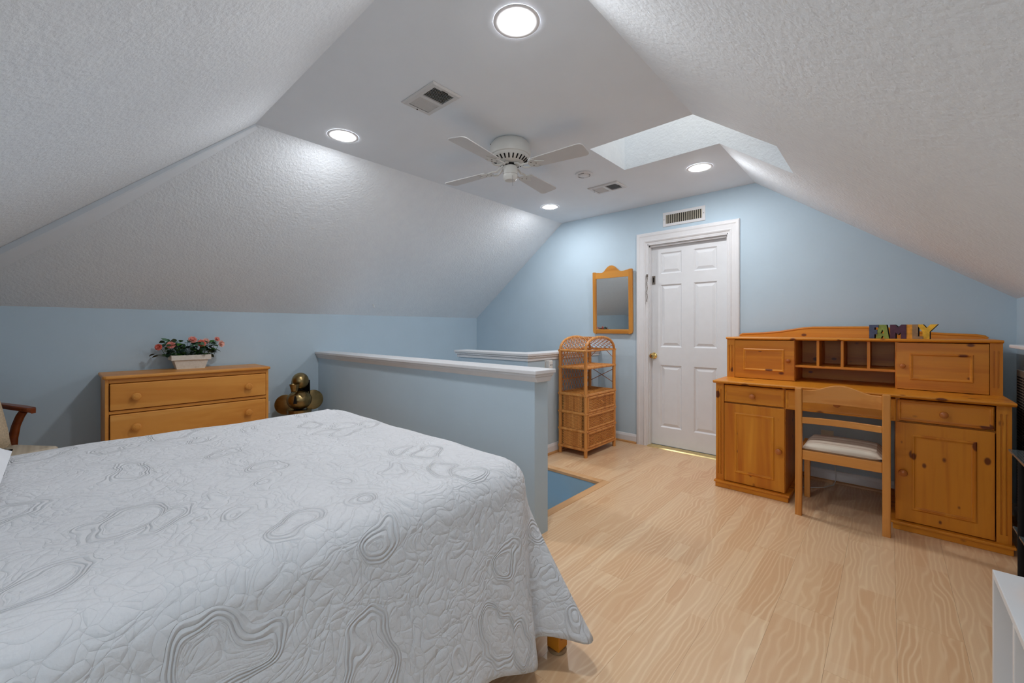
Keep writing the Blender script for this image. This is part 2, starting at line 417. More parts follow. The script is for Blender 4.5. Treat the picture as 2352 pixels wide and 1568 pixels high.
# slopes
g = G()
hl = BN-(BL-XL); hr = BN-(XR-BR_)
zt = lambda x: ZC-K*(x-BR_)
g.add([(BL,BN,ZC),(BL,YF+T,ZC),(XL-T,YF+T,ZL-K*T),(XL-T,hl-T,ZL-K*T)], [(0,3,2,1)])
rs = lambda x0, x1, y0, y1: g.add([(x0,y0,zt(x0)),(x0,y1,zt(x0)),(x1,y1,zt(x1)),(x1,y0,zt(x1))], [(0,1,2,3)])
YD_ = BN-(ZC-DZC)/K
rp = lambda *p: g.add([(x, y, zt(x)) for x, y in p], [tuple(range(len(p)))])
rp((BR_, BN), (BR_, SY0), (XR+T, SY0), (XR+T, YD_), (BR_+BN-YD_, YD_))
rp((WX1, YD_), (XR+T, YD_), (XR+T, hr-T), (WX1, BN-(WX1-BR_)))
rs(BR_, XR+T, SY1, YF+T); rs(SX1, XR+T, SY0, SY1)
yb = YN-T; zb = ZC-K*(BN-yb)
zn = lambda y: ZC-K*(BN-y)
def npoly(*p): g.add([(x, y, zn(y)) for x, y in p], [tuple(range(len(p)))])
xs0 = lambda y: BL-(BN-y); xs1 = lambda y: BR_+(BN-y)
npoly((BL, BN), (BR_, BN), (xs1(YD), YD), (xs0(YD), YD))
npoly((xs0(YD), YD), (WX0, YD), (WX0, yb), (xs0(yb), yb)); npoly((WX1, YD), (xs1(YD), YD), (xs1(yb), yb), (WX1, yb)) if xs1(YD) > WX1 else None
if xs1(YD) <= WX1:
    yh = BN-(WX1-BR_); npoly((WX1, yh), (xs1(yb), yb), (WX1, yb))
    # added dormer's cheek region right of the hip: cut from the right slope instead
for X_ in (WX0, WX1):
    zz = [(X_, YD, DZC), (X_, yb, DZC), (X_, yb, zn(yb))]
    if X_ == WX1:
        yh = BN-(WX1-BR_); zz = [(X_, YD, DZC), (X_, yb, DZC), (X_, yb, zn(yb)), (X_, yh, zn(yh)), (X_, YD, zt(X_))]
    g.add(zz, [tuple(range(len(zz)))])
g.add([(WX0, YD, DZC), (WX1, YD, DZC), (WX1, yb, DZC), (WX0, yb, DZC)], [(0, 1, 2, 3)])
xm = BR_+(BN-YD)
g.add([(xm, YD, DZC), (WX1, YD, DZC), (WX1, YD, zt(WX1))], [(0, 1, 2)])
sl = g.build('slope', CEIL, ceil)
# taped joint along the hip
a = Vector((BL, BN, ZC)); b = Vector((XL-.05, hl-.05, ZL-.05*K))
nl = Vector((K, 0, -1)).normalized(); nn = Vector((0, K, -1)).normalized(); dr = (b-a).normalized()
pl = nl.cross(dr).normalized(); pn = nn.cross(dr).normalized()
if pl.y < 0: pl = -pl
if pn.x < 0: pn = -pn
g = G(); rl = []
for p in (a, a.lerp(b, .1), a.lerp(b, .5), b):
    w = .3+.7*min(1, (p-a).length/1.3); h_ = .034*w
    rl.append([p+pn*.012*w+nn*.0006, p+pl*.014*w+nl*h_, p+pl*.03*w+nl*h_, p+pl*.115*w+nl*.0008])
vs = [q for r in rl for q in r]; fs = []
for i in range(3):
    for k in range(3): fs.append((i*4+k, i*4+k+1, (i+1)*4+k+1, (i+1)*4+k))
g.add(vs, fs); g.build('joint_tape', CEILF, ceil)
# skylight shaft
g = G()
zt0, zt1 = 3.3, 2.56
g.add([(SX0,SY1,ZC),(BR_,SY1,ZC),(SX1,SY1,ZS),(SX1,SY1,zt1),(SX0,SY1,zt0)], [(0,4,3,2,1)])
g.add([(SX0,SY0,ZC),(BR_,SY0,ZC),(SX1,SY0,ZS),(SX1,SY0,zt1),(SX0,SY0,zt0)], [(0,1,2,3,4)])
g.add([(SX0,SY0,ZC),(SX0,SY1,ZC),(SX0,SY1,zt0),(SX0,SY0,zt0)], [(0,1,2,3)])
g.add([(SX1,SY0,ZS),(SX1,SY1,ZS),(SX1,SY1,zt1),(SX1,SY0,zt1)], [(0,3,2,1)])
g.build('skylight_shaft', CEIL, ceil)
sk = sempty('window_1', (SX0, SY0, zt0)); sk['label'] = 'skylight window at the top of the shaft'
L_ = SX1-SX0; dz = zt1-zt0; wy = SY1-SY0
g = G().prism([(0,0),(L_,dz),(L_,dz+.05),(0,.05)], 'y', -.02, .03).prism([(0,0),(L_,dz),(L_,dz+.05),(0,.05)], 'y', wy-.03, wy+.02)
g.box(-.02, .03, .03, wy-.03, -.03, .05).box(L_-.03, L_+.02, .03, wy-.03, dz-.01, dz+.06)
g.build('window_frame', WHITE, sk)
def pane_mat(name, tint):
    m = N(name); t = m.n('BsdfTransparent'); t.inputs[0].default_value = tint; gl = m.n('BsdfGlossy', i_Roughness=.02); mx = m.n('MixShader'); mx.inputs[0].default_value = .08
    m.l(t.outputs[0], mx.inputs[1]); m.l(gl.outputs[0], mx.inputs[2]); m.l(mx.outputs[0], m.t.nodes['Material Output'].inputs[0]); return m.m
G().prism([(0,.02),(L_,dz+.02),(L_,dz+.028),(0,.028)], 'y', .03, wy-.03).build('pane', pane_mat('skylight_dimming_pane', (.68, .66, .635, 1)), sk)  # pane tint is made up to dim the daylight in the shaft
CG = pane_mat('fill_window_glass', (.95, .96, .96, 1))  # glass of the added fill window
for i in (0, 1):
    for j in (0, 1): box('pane', CG, w2, (.05, ww/2+.02)[i], (ww/2-.02, ww-.05)[i], -.07, -.066, (.05, wh/2+.02)[j], (wh/2-.02, wh-.05)[j])
# ------------------------------------------------------------------ baseboards
def bboard(name, axis, a0, a1, w, sgn, label):
    # runs along axis from a0 to a1 with its back on the wall plane w, thickness towards sgn
    prof = [(0, 0), (sgn*.014, 0), (sgn*.014, .068), (sgn*.006, .088), (0, .092)]
    g = G()
    if axis == 'x': g.prism([(w+p, z) for p, z in prof], 'x', a0, a1)
    else: g.prism([(w+p, z) for p, z in prof], 'y', a0, a1)
    o = struct(g.build(name, WHITE), label)
    q = [(sgn*.014, 0), (sgn*.032, 0), (sgn*.028, .012), (sgn*.014, .018)]
    g = G().prism([(w+p, z) for p, z in q], axis, a0, a1); g.build('quarter_round', SHELLW, o)
bboard('baseboard_far', 'x', -2.394, -1.936, YF, -1, 'white baseboard left of the door')
bboard('baseboard_desk', 'x', -.973, XR, YF, -1, 'white baseboard behind the desk')
bboard('baseboard_landing', 'y', OY1+.002, YF-.033, -2.394, 1, 'white baseboard on the half wall by the rattan shelf')
bboard('baseboard_left', 'y', YN, 1.825, XL, 1, 'white baseboard behind the dresser')
bboard('baseboard_right', 'y', YN, YF-.033, XR, -1, 'white baseboard on the right knee wall')
# ------------------------------------------------------------------ door
door = sempty('door_1', (DX0, YF, 0)); door['label'] = 'white six panel door with brass knob'
DW = DX1-DX0
g = G()
prof = [(0, 0), (0, -.016), (.012, -.022), (.03, -.022), (.04, -.018), (.075, -.016), (.083, -.02), (.093, -.015), (.1, -.008), (.114, -.006), (.114, 0)]
rl = []
for o, y in prof:
    rl.append([(-.114+o, y, 0), (-.114+o, y, DZ+.112-o), (DW+.098-o*.84, y, DZ+.112-o), (DW+.098-o*.84, y, 0)])
vs = [p for r in rl for p in r]; fs = []
for i in range(len(rl)-1):
    for k in range(3): fs.append((i*4+k, (i+1)*4+k, (i+1)*4+k+1, i*4+k+1))
g.add(vs, fs); g.build('casing', WHITE, door)
g = G().box(-.001, .006, -.004, T, 0, DZ).box(DW-.006, DW+.001, -.004, T, 0, DZ).box(0, DW, -.004, T, DZ-.012, DZ+.001)
g.box(.006, .016, .02, .056, 0, DZ-.012).box(DW-.016, DW-.006, .02, .056, 0, DZ-.012).box(.006, DW-.006, .02, .056, DZ-.03, DZ-.012)
g.build('jamb', WHITE, door)
sy0, sy1 = .06, .095
rows = [(.197, .825), (1.007, 1.635), (1.745, 1.958)]
cols = [(.107, .318), (.433, .643)]
slab = G()
slab.box(.008, cols[0][0], sy0, sy1, .016, 2.036).box(cols[0][1], cols[1][0], sy0, sy1, .016, 2.036).box(cols[1][1], DW-.008, sy0, sy1, .016, 2.036)
for c0, c1 in cols:
    zz = [.016]+[z for r in rows for z in r]+[2.036]
    for i in range(0, len(zz), 2): slab.box(c0, c1, sy0, sy1, zz[i], zz[i+1])
slab.build('slab', DOORW, door)
for c0, c1 in cols:
    for z0, z1 in rows:
        def R(o, y): return [(c0+o, y, z0+o), (c1-o, y, z0+o), (c1-o, y, z1-o), (c0+o, y, z1-o)]
        g = G().rings([R(0, sy0), R(.012, sy0+.011), (R(.018, sy0+.011)), R(.042, sy0+.002), R(.046, sy0+.002)])
        g.build('panel', DOORW, door)
kn = G().lathe([(.030, 0), (.032, .004), (.026, .008), (.012, .012), (.010, .026), (.020, .034), (.027, .044), (.028, .054), (.022, .064), (.008, .068)], (.042, sy0, .916), (0, -1, 0), 24).build('knob', BRASS, door)
G().lathe([(.006, 0), (.006, .002)], (.042, sy0-.068, .916), (0, -1, 0), 12).build('keyhole', BLACK, kn)
box('latch_plate', STEEL, door, .022, .055, sy0-.006, sy0, 1.645, 1.732, .002)
box('latch_slot', BLACK, door, .033, .044, sy0-.008, sy0-.005, 1.665, 1.715)
cz = 1.72; i = 0
chain = G()
while cz > 1.47:
    a = 0 if i % 2 else PI/2
    pts = []
    for k in range(10):
        t = 2*PI*k/10; w_ = .0055*math.cos(t); pts.append((.004+w_*math.cos(a)+.003*math.sin(i), -.028+w_*math.sin(a), cz+.010*math.sin(t)))
    chain.tube(pts, .0018, 5, True); cz -= .0145; i += 1
ch = chain.build('security_chain', STEEL, door); box('chain_plate', STEEL, door, -.006, .010, -.026, -.014, 1.715, 1.745, .002)
g = G().prism([(-.03, 0), (-.022, .009), (.05, .014), (.05, 0)], 'x', .002, DW-.002); g.build('threshold', BRASST, door)
# ------------------------------------------------------------------ recessed lights
def recessed():
    t = thing('recessed_light', 'x', 'light', (0,0,ZC), 0, 'recessed ceiling downlights')
    g = G().lathe([(.0672, -.0012), (.07, -.0022), (.09, -.0024), (.0955, -.001), (.096, .0)], n=40, cap=False); g.build('trim_ring', RINGW, t)
    G().lathe([(.004, -.0075), (.045, -.0065), (.0665, -.0025)], n=28, cap=False).build('lens', LENS, t)
    return t
r0 = recessed()
r0.location = (-1.13, 1.27, ZC-.001); r0['label'] = 'lit round recessed downlight nearest the camera, top centre of the ceiling'
dup(r0, (-2.637, 1.258, ZC-.001), 'lit round recessed downlight at the left, above the dresser side slope')
dup(r0, (-1.094, 3.383, ZC-.001), 'lit round recessed downlight beside the skylight, above the door')
dup(r0, (-2.59, 3.43, ZC-.001), 'lit round recessed downlight farthest away, near the gable wall corner')
# ------------------------------------------------------------------ ceiling vents
def cvent():
    t = thing('ceiling_vent', 'x', 'vent', (0,0,0), 0, 'ceiling air vents')
    hx, hy = .145, .095
    def R(o, z): return [(-hx+o, -hy+o, z), (hx-o, -hy+o, z), (hx-o, hy-o, z), (-hx+o, hy-o, z)]
    g = G().rings([R(0, 0), R(0, -.004), R(.008, -.010), R(.03, -.010), R(.03, .0)], cap=False)
    g.box(-.012, .012, -hy+.03, hy-.03, -.010, 0)
    g.build('frame', VENTW, t)
    box('duct_opening', VENTD, t, -hx+.03, hx-.03, -hy+.03, hy-.03, -.0015, -.0005)
    for s, a in ((-1, 1), (1, 1)):
        for k in range(9):
            x = s*(.018+.0108*k)
            g = G(); dx = .0034; z0, z1 = -.0105, -.003
            if s < 0: dx = -dx
            g.prism([(x-dx, z1), (x+dx, z0), (x+dx+.0012, z0), (x-dx+.0012, z1)], 'y', -hy+.03, hy-.03)
            g.build('slat', VENTW, t)
    box('lever', VENTD, t, .118, .121, -.02, .02, -.014, -.010)
    G().lathe([(.004, 0), (.004, .002), (.001, .003)], (-.13, .0, -.010), (0,0,-1), 10).build('screw', VENTD, t)
    return t
v0 = cvent(); v0.location = (-1.855, 1.38, ZC-.001); v0['label'] = 'white louvred ceiling vent nearest the camera, left of the fan'
dup(v0, (-1.857, 3.30, ZC-.001), 'smaller looking white louvred ceiling vent below the skylight, farther away')
# smoke detector
sd = thing('smoke_detector', 'round white smoke detector on the ceiling between fan and far vent', 'detector', (-1.838, 2.89, ZC-.001))
G().lathe([(.072, 0), (.072, -.006), (.066, -.010), (.05, -.010), (.046, -.007), (.043, -.007)], n=32, cap=False).build('base_ring', WHITE, sd)
G().lathe([(.001, -.016), (.03, -.016), (.038, -.012), (.043, -.006)], n=32, cap=False).build('cover', WHITE, sd)
for k in range(3):
    a0 = k*2*PI/3
    G().tube([(.05*math.cos(a0+t*.14), .05*math.sin(a0+t*.14), -.011) for t in range(9)], .0022, 6).build('rib', GREYP, sd)
# ------------------------------------------------------------------ wall return vent
wv = thing('wall_vent', 'white wall register with vertical louvres above the door', 'vent', (-1.4615, YF, 2.27))
hx, hz = .2, .07
def R(o, y): return [(-hx+o, y, -hz+o), (hx-o, y, -hz+o), (hx-o, y, hz-o), (-hx+o, y, hz-o)]
G().rings([R(0, 0), R(0, -.005), R(.004, -.008), R(.027, -.008), R(.027, -.001)], cap=False).build('frame', WHITE, wv)
box('duct_opening', VENTD, wv, -hx+.027, hx-.027, -.0016, -.0006, -hz+.027, hz-.027)
for k in range(20):
    x = -.167+.0176*k
    G().prism([(x-.005, -.002), (x+.004, -.009), (x+.0055, -.009), (x-.0035, -.002)], 'z', -hz+.027, hz-.027).build('louvre', IVORY, wv)
for s in (-1, 1): G().lathe([(.004, 0), (.004, .002)], (s*.187, -.008, 0), (0,-1,0), 10).build('screw', STEEL, wv)
# ------------------------------------------------------------------ ceiling fan
FZ = 2.278
fan = thing('ceiling_fan', 'white four blade flush mount ceiling fan with pull chain', 'fan', (-1.9, 2.07, ZC-.001), math.radians(8))
zc = FZ-ZC
G().lathe([(.118, 0), (.122, -.006), (.135, -.022), (.139, -.05), (.139, -.085), (.136, -.092), (.128, -.096), (.126, -.104), (.098, -.128), (.07, -.14), (.03, -.142)], n=48, cap=False).build('motor_housing', FANW, fan)
for k in range(24):
    a = 2*PI*k/24
    g = G(); pts = []
    for t in range(5):
        q = t/4; r = .117-.024*q; pts.append((r*math.cos(a), r*math.sin(a), -.1125-.0205*q))
    g.tube(pts, .0048, 8); g.build('vent_slot', BLACK, fan)
G().lathe([(.035, -.14), (.036, -.158)], n=24).build('collar', BLACK, fan)
g = G().lathe([(.03, -.156), (.045, -.16), (.05, -.17), (.0505, -.222), (.048, -.24), (.036, -.254), (.01, -.258)], n=32, cap=True)
sh = g.build('switch_housing', FANW, fan)
G().lathe([(.0508, -.215), (.0508, -.217)], n=32, cap=False).build('seam', STEEL, sh)
for k in range(4): G().lathe([(.0022, 0), (.0022, .002)], (.0505*math.cos(-2.2), .0505*math.sin(-2.2), -.182-.009*k), (math.cos(-2.2), math.sin(-2.2), 0), 8).build('hole', BLACK, sh)
G().tube([(.04, -.03, -.235), (.041, -.031, -.27), (.041, -.031, -.305)], .0015, 6).build('pull_chain', CHROME, fan)
G().lathe([(.004, 0), (.004, .004)], (.10*math.cos(-2.3)*1.35, .10*math.sin(-2.3)*1.35, -.022), (math.cos(-2.3), math.sin(-2.3), 0), 8).build('screw', STEEL, fan)
def blade_pts():
    r0, r1 = .185, .555; w0, w1 = .052, .068; pts = [(r0, -w0), (r1-.03, -w1)]
    for k in range(1, 6): a = -PI/2+PI/2*k/6; pts.append((r1-.03+.03*math.cos(a), -w1+.03+.03*math.sin(a)))
    for k in range(0, 6): a = PI/2*k/6; pts.append((r1-.03+.03*math.cos(a), w1-.03+.03*math.sin(a)))
    pts += [(r1-.03, w1), (r0, w0), (r0-.012, w0*.5), (r0-.012, -w0*.5)]
    return pts
for k in range(4):
    a = PI/2*k; R4 = Matrix.Rotation(a, 4, 'Z') @ Matrix.Translation((0, 0, zc)) @ Matrix.Rotation(math.radians(-9), 4, 'X')
    g = G().prism(blade_pts(), 'z', -.003, .003); g.v = [tuple(R4 @ Vector(p)) for p in g.v]
    bl = g.build('blade', FANB, fan, .0012)
    g = G()   # ornate bracket: arm from the hub and a leaf shaped plate under the blade
    plate = [(.15, -.012), (.165, -.034), (.19, -.048), (.215, -.046), (.205, -.03), (.225, -.018), (.265, 0), (.225, .018), (.205, .03), (.215, .046), (.19, .048), (.165, .034), (.15, .012)]
    g.prism(plate, 'z', -.008, -.003)
    g.v = [tuple(R4 @ Vector(p)) for p in g.v]
    M2 = Matrix.Rotation(a, 4, 'Z')
    g2 = G()
    for sgn in (-1, 1):
        g2.tube([(.045, .012*sgn, -.148), (.075, .014*sgn, -.158), (.10, .02*sgn, zc-.006), (.13, .034*sgn, zc-.008), (.165, .03*sgn, zc-.008)], [.008, .007, .007, .006, .004], 8)
    g2.v = [tuple(M2 @ Vector(p)) for p in g2.v]
    g.add(g2.v, g2.f); g.sm = [False]*(len(g.f)-len(g2.f))+[True]*len(g2.f)
    g.build('blade_bracket', FANW, bl)
    for (sx, sy) in ((.178, -.02), (.178, .02), (.205, 0)):
        g = G().lathe([(.0045, 0), (.0045, .002)], (sx, sy, -.008), (0, 0, -1), 8); g.v = [tuple(R4 @ Vector(p)) for p in g.v]; g.build('screw', STEEL, bl)
# ------------------------------------------------------------------ generic parts
def knob_y(parent, x, y, z, r=.019, mat=None, d=(0, -1, 0)):
    return G().lathe([(r*.5, 0), (r*.42, r*.5), (r*.9, r*.75), (r, r*1.15), (r*.93, r*1.5), (r*.6, r*1.75), (r*.1, r*1.82)], (x, y, z), d, 20).build('knob', mat or KNOBW, parent)
def mould(name, x0, x1, z0, z1, y, w, h, mat, parent, s=-1):
    def R(o, d): return [(x0+o, y+s*d, z0+o), (x1-o, y+s*d, z0+o), (x1-o, y+s*d, z1-o), (x0+o, y+s*d, z1-o)]
    return G().rings([R(0, 0), R(.0, h*.5), R(w*.25, h), R(w*.55, h), R(w*.7, h*.45), R(w, h*.3), R(w, -.001)], cap=False).build(name, mat, parent)
def pilaster(x0, x1, y0, y1, z0, z1, mat, parent):
    w = x1-x0; g = G(); gd = .006; e = .045
    g.box(x0, x1, y0+gd, y1, z0, z1)
    xs = [x0, x0+w*.26, x0+w*.40, x0+w*.60, x0+w*.74, x1]
    for i in (0, 2, 4): g.box(xs[i], xs[i+1], y0, y0+gd, z0+e, z1-e)
    g.box(x0, x1, y0, y0+gd, z0, z0+e).box(x0, x1, y0, y0+gd, z1-e, z1)
    return g.build('pilaster', mat, parent)
# ------------------------------------------------------------------ desk
desk = thing('desk', 'honey pine pedestal desk with fluted pilasters and knotty doors', 'desk', (0, 0, 0))
FY = 3.385; BY = 4.02
g = G().prism([(3.345, .787), (3.338, .794), (3.342, .803), (BY, .803), (BY, .782), (3.352, .782)], 'x', -.986, .493)
g.build('worktop', PINE['x'], desk, .003)
for (x0, x1, px, dr, dd, kd, kw, inner) in ((-.974, -.528, (-.974, -.919), (-.915, -.533), (-.916, -.532), -.727, -.564, -.528), (.030, .480, (.426, .480), (.039, .420), (.034, .421), .23, .062, .03)):
    g = G()
    g.box(x0, x0+.018, FY+.008, BY, .05, .782).box(x1-.018, x1, FY+.008, BY, .05, .782).box(x0+.018, x1-.018, BY-.012, BY, .05, .782).box(x0+.018, x1-.018, FY+.02, BY-.012, .05, .07).box(x0+.018, x1-.018, FY+.02, BY-.012, .625, .640)
    g.build('pedestal', PINE['z'], desk)
    pilaster(px[0], px[1], FY-.004, FY+.02, .05, .782, PINE['z'], desk)
    d = box('drawer', PINE['x'], desk, dr[0], dr[1], FY-.002, FY+.4, .645, .771, .002)
    mould('drawer_moulding', dr[0]+.002, dr[1]-.002, .647, .769, FY-.002, .016, .005, PINE['x'], d)
    knob_y(d, kd, FY-.002, .704, .019)
    o = box('cabinet_door', PINE['z'], desk, dd[0], dd[1], FY-.004, FY+.016, .055, .635, .002)
    mx = (-.845, -.594) if x0 < 0 else (.099, .356)
    mould('door_moulding', mx[0], mx[1], .128, .572, FY-.004, .02, .007, PINE['z'], o)
    knob_y(o, kw, FY-.004, .341, .021)
    p0, p1 = (-.982, -.500) if x0 < 0 else (.010, .492)
    g = G().box(p0+.008, p1-.008, 3.362, BY, 0, .036).prism([(p0, 3.352), (p1, 3.352), (p1, BY), (p0, BY)], 'z', .036, .05)
    g.build('plinth', PINE['x'], desk, .003)
d = box('drawer', PINE['x'], desk, -.526, .033, FY-.002, FY+.38, .637, .771, .002)
mould('drawer_moulding', -.524, .031, .639, .769, FY-.002, .016, .005, PINE['x'], d)
knob_y(d, -.247, FY-.002, .704, .019)
# hutch standing on the desk
hu = thing('desk_hutch', 'honey pine hutch with two cupboard doors and cubbyholes on the desk', 'hutch', (0, 0, 0))
HY = 3.655; HB = 4.005
g = G().prism([(3.64, 1.108), (3.634, 1.115), (3.64, 1.125), (HB+.015, 1.125), (HB+.015, 1.106), (3.645, 1.106)], 'x', -.974, .488); g.build('top', PINE['x'], hu, .003)
for (x0, x1, px, dd, kx, mm) in ((-.968, -.510, (-.968, -.912), (-.910, -.514), -.55, (-.848, -.577)), (.031, .485, (.435, .485), (.036, .433), .065, (.098, .371))):
    g = G().box(x0, x0+.016, HY+.004, HB, .803, 1.106).box(x1-.016, x1, HY+.004, HB, .803, 1.106).box(x0+.016, x1-.016, HY+.02, HB-.006, .803, .818).box(x0+.016, x1-.016, HB-.006, HB, .803, 1.106)
    g.build('carcass', PINE['x'], hu)
    pilaster(px[0], px[1], HY-.004, HY+.02, .803, 1.106, PINE['z'], hu)
    o = box('cupboard_door', PINE['x'], hu, dd[0], dd[1], HY-.006, HY+.014, .806, 1.101, .002)
    mould('door_moulding', mm[0], mm[1], .868, 1.036, HY-.006, .016, .006, PINE['x'], o)
    knob_y(o, kx, HY-.006, .953, .015)
box('back_panel', PINE['x'], hu, -.510, .031, HB-.006, HB, .803, 1.106)
box('shelf', PINE['x'], hu, -.510, .031, HY+.006, HB-.006, .908, .924, .002)
for x in (-.375, -.239, -.1): box('divider', PINE['z'], hu, x-.008, x+.008, HY+.008, HB-.006, .924, 1.106, .002)
top = [(-.955,1.126),(-.95,1.138),(-.935,1.144),(-.78,1.152),(-.66,1.164),(-.56,1.182),(-.5,1.193),(-.44,1.198),(-.1,1.198),(-.02,1.193),(.06,1.182),(.16,1.164),(.28,1.152),(.42,1.146),(.455,1.138),(.466,1.126)]
g = G().prism([(-.955,1.125)]+top[1:-1]+[(.466,1.125)], 'y', HB-.012, HB+.004); gal = g.build('gallery_board', PINE['x'], hu)
G().tube([(x, HB-.004, z) for x, z in top], .0105, 10).build('gallery_rail', PINE['x'], gal)
# ------------------------------------------------------------------ FAMILY word block
fam = thing('word_sign', 'colourful wooden block letters spelling FAMILY on the hutch', 'sign', (.052, 3.715, 1.1255), math.radians(-13))
LH = .0925
LET = {'F': [(0,0),(.028,0),(.028,.028),(.042,.028),(.042,.058),(.028,.058),(.028,.074),(.05,.074),(.05,LH),(0,LH)],
 'I': [(0,0),(.031,0),(.031,LH),(0,LH)], 'L': [(0,0),(.05,0),(.05,.017),(.027,.017),(.027,LH),(0,LH)],
 'Y': [(.028,0),(.06,0),(.06,.046),(.096,LH),(.064,LH),(.046,.07),(.03,LH),(0,LH),(.028,.046)],
 'M': [(0,0),(.027,0),(.027,.042),(.04,.024),(.053,.042),(.053,0),(.08,0),(.08,LH),(.056,LH),(.04,.075),(.024,LH),(0,LH)]}
cols_ = {'F': srgb(70,78,104), 'A': srgb(132,146,66), 'M': srgb(78,40,58), 'I': srgb(226,150,40), 'L': srgb(150,118,84), 'Y': srgb(232,178,44)}
xs_ = {'F': -.152, 'A': -.118, 'M': -.044, 'I': .033, 'L': .064, 'Y': .083}
for kx, ch_ in enumerate('FAMILY'):
    mt = plain('letter_paint_'+ch_, cols_[ch_], .45, .4, var=.22, sc=40)
    y0 = -.014 + (.003 if kx % 2 else 0)
    g = G(); X = xs_[ch_]
    if ch_ == 'A':
        A = lambda pts: [(X+p, z) for p, z in pts]
        def piece(pts): g.prism(A(pts), 'y', y0, .022, side=1)
        piece([(0,0),(.027,0),(.033,.017),(.025,.034),(.0318,.0545),(.038,.0545),(.045,LH),(.02,LH)][:4]+[(.0345,.06),(.0345,LH),(.016,LH)])
        piece([(.069,0),(.045,0),(.0385,.017),(.0445,.034),(.0345,.06),(.0345,LH),(.055,LH)])
        piece([(.033,.017),(.0385,.017),(.0445,.034),(.025,.034)])
    else:
        poly = [(X+p, z) for p, z in LET[ch_]]
        g.prism(poly, 'y', y0, .022, side=1)
    g.build('letter', [mt, BLACK], fam)['label'] = 'letter '+ch_
# ------------------------------------------------------------------ desk chair
ch = thing('desk_chair', 'blond wood chair with low ladder back and striped seat pushed under the desk', 'chair', (-.219, 3.19, 0))
for s in (-1, 1):
    x = s*.2095
    g = G().prism([(x-.0185, 0), (x+.0185, 0), (x+.0185, .036), (x-.0185, .036)], 'z', 0, .40)
    g = G()
    for (z, y) in ((0, 0), (.40, .014), (.813, -.004)): pass
    rl = [[(x-.0185, y, z), (x+.0185, y, z), (x+.0185, y+.036, z), (x-.0185, y+.036, z)] for z, y in ((0, .0), (.2, .008), (.4, .014), (.6, .008), (.812, 0))]
    g.add(rl[0], [(3,2,1,0)]); g.rings(rl); g.build('leg', CHAIRW['z'], ch, .005)
    g = G().box(x-.017, x+.017, .385, .42, 0, .41); g.build('leg', CHAIRW['z'], ch, .004)
    box('side_rail', CHAIRW['y'], ch, x-.011, x+.011, .05, .385, .355, .413, .003)
box('back_rail', CHAIRW['x'], ch, -.191, .191, .02, .042, .355, .416, .004)
box('front_rail', CHAIRW['x'], ch, -.193, .193, .392, .412, .355, .413, .004)
def bowed(g, zt, zb, n=16, th=.016, bow=.03):
    vs = []
    for i in range(n+1):
        q = i/n; x = -.191+.382*q; y = .012+bow*(1-(2*q-1)**2)*1.0
        for yy, z in ((y, zb(q)), (y, zt(q)), (y+th, zt(q)), (y+th, zb(q))): vs.append((x, yy, z))
    fs = [(0,1,2,3), tuple(4*n+k for k in (3,2,1,0))]
    for i in range(n):
        for k in range(4): fs.append((4*i+k, 4*(i+1)+k, 4*(i+1)+(k+1)%4, 4*i+(k+1)%4))
    return g.add(vs, fs)
crest = lambda q: .801+.040*max(0, math.sin(PI*min(1, max(0, (q-.12)/.76))))**1.6
bowed(G(), crest, lambda q: .72).build('crest_rail', CHAIRW['x'], ch, .004)
bowed(G(), lambda q: .627, lambda q: .587).build('ladder_rail', CHAIRW['x'], ch, .004)
def cushion(name, mat, parent, x0, x1, y0, y1, z0, z1, n=14, p=.45, edge=.35):
    vs = []; fs = []; m = n+1
    for s in (1, 0):
        for i in range(m):
            for j in range(m):
                u = 2*i/n-1; v = 2*j/n-1
                f = (max(0, 1-abs(u)**4)*max(0, 1-abs(v)**4))**p
                zm = z0+(z1-z0)*edge
                z = zm+(z1-zm)*f if s else zm-(zm-z0)*min(1, f*1.5)
                vs.append((x0+(x1-x0)*i/n, y0+(y1-y0)*j/n, z))
    o = m*m
    for i in range(n):
        for j in range(n):
            a = i*m+j; fs.append((a, a+m, a+m+1, a+1)); fs.append((o+a, o+a+1, o+a+m+1, o+a+m))
    g = G(); g.add(vs, fs)
    bb = g.build(name, mat, parent, smooth=True); return bb
cushion('seat_cushion', STRIPE, ch, -.193, .193, .028, .40, .405, .468, 14, .3)
# outlet and cord under the desk
ol = thing('wall_outlet', 'ivory wall outlet in the kneehole behind the desk chair', 'outlet', (-.356, YF, .36))
box('cover_plate', IVORY, ol, -.04, .04, -.006, 0, -.037, .037, .003)
for z in (-.017, .017): box('socket', IVORY, ol, -.012, .012, -.0075, -.0058, z-.011, z+.011, .002)
tag(G().tube([(-.31, YF-.008, .34), (-.30, YF-.02, .25), (-.305, YF-.021, .12), (-.303, YF-.04, .02), (-.31, YF-.09, .004), (-.36, YF-.2, .004), (-.44, YF-.27, .004), (-.5, YF-.3, .004)], .0035, 8).build('power_cord', PLAST), 'thin white power cord hanging down the wall under the desk', 'cord')
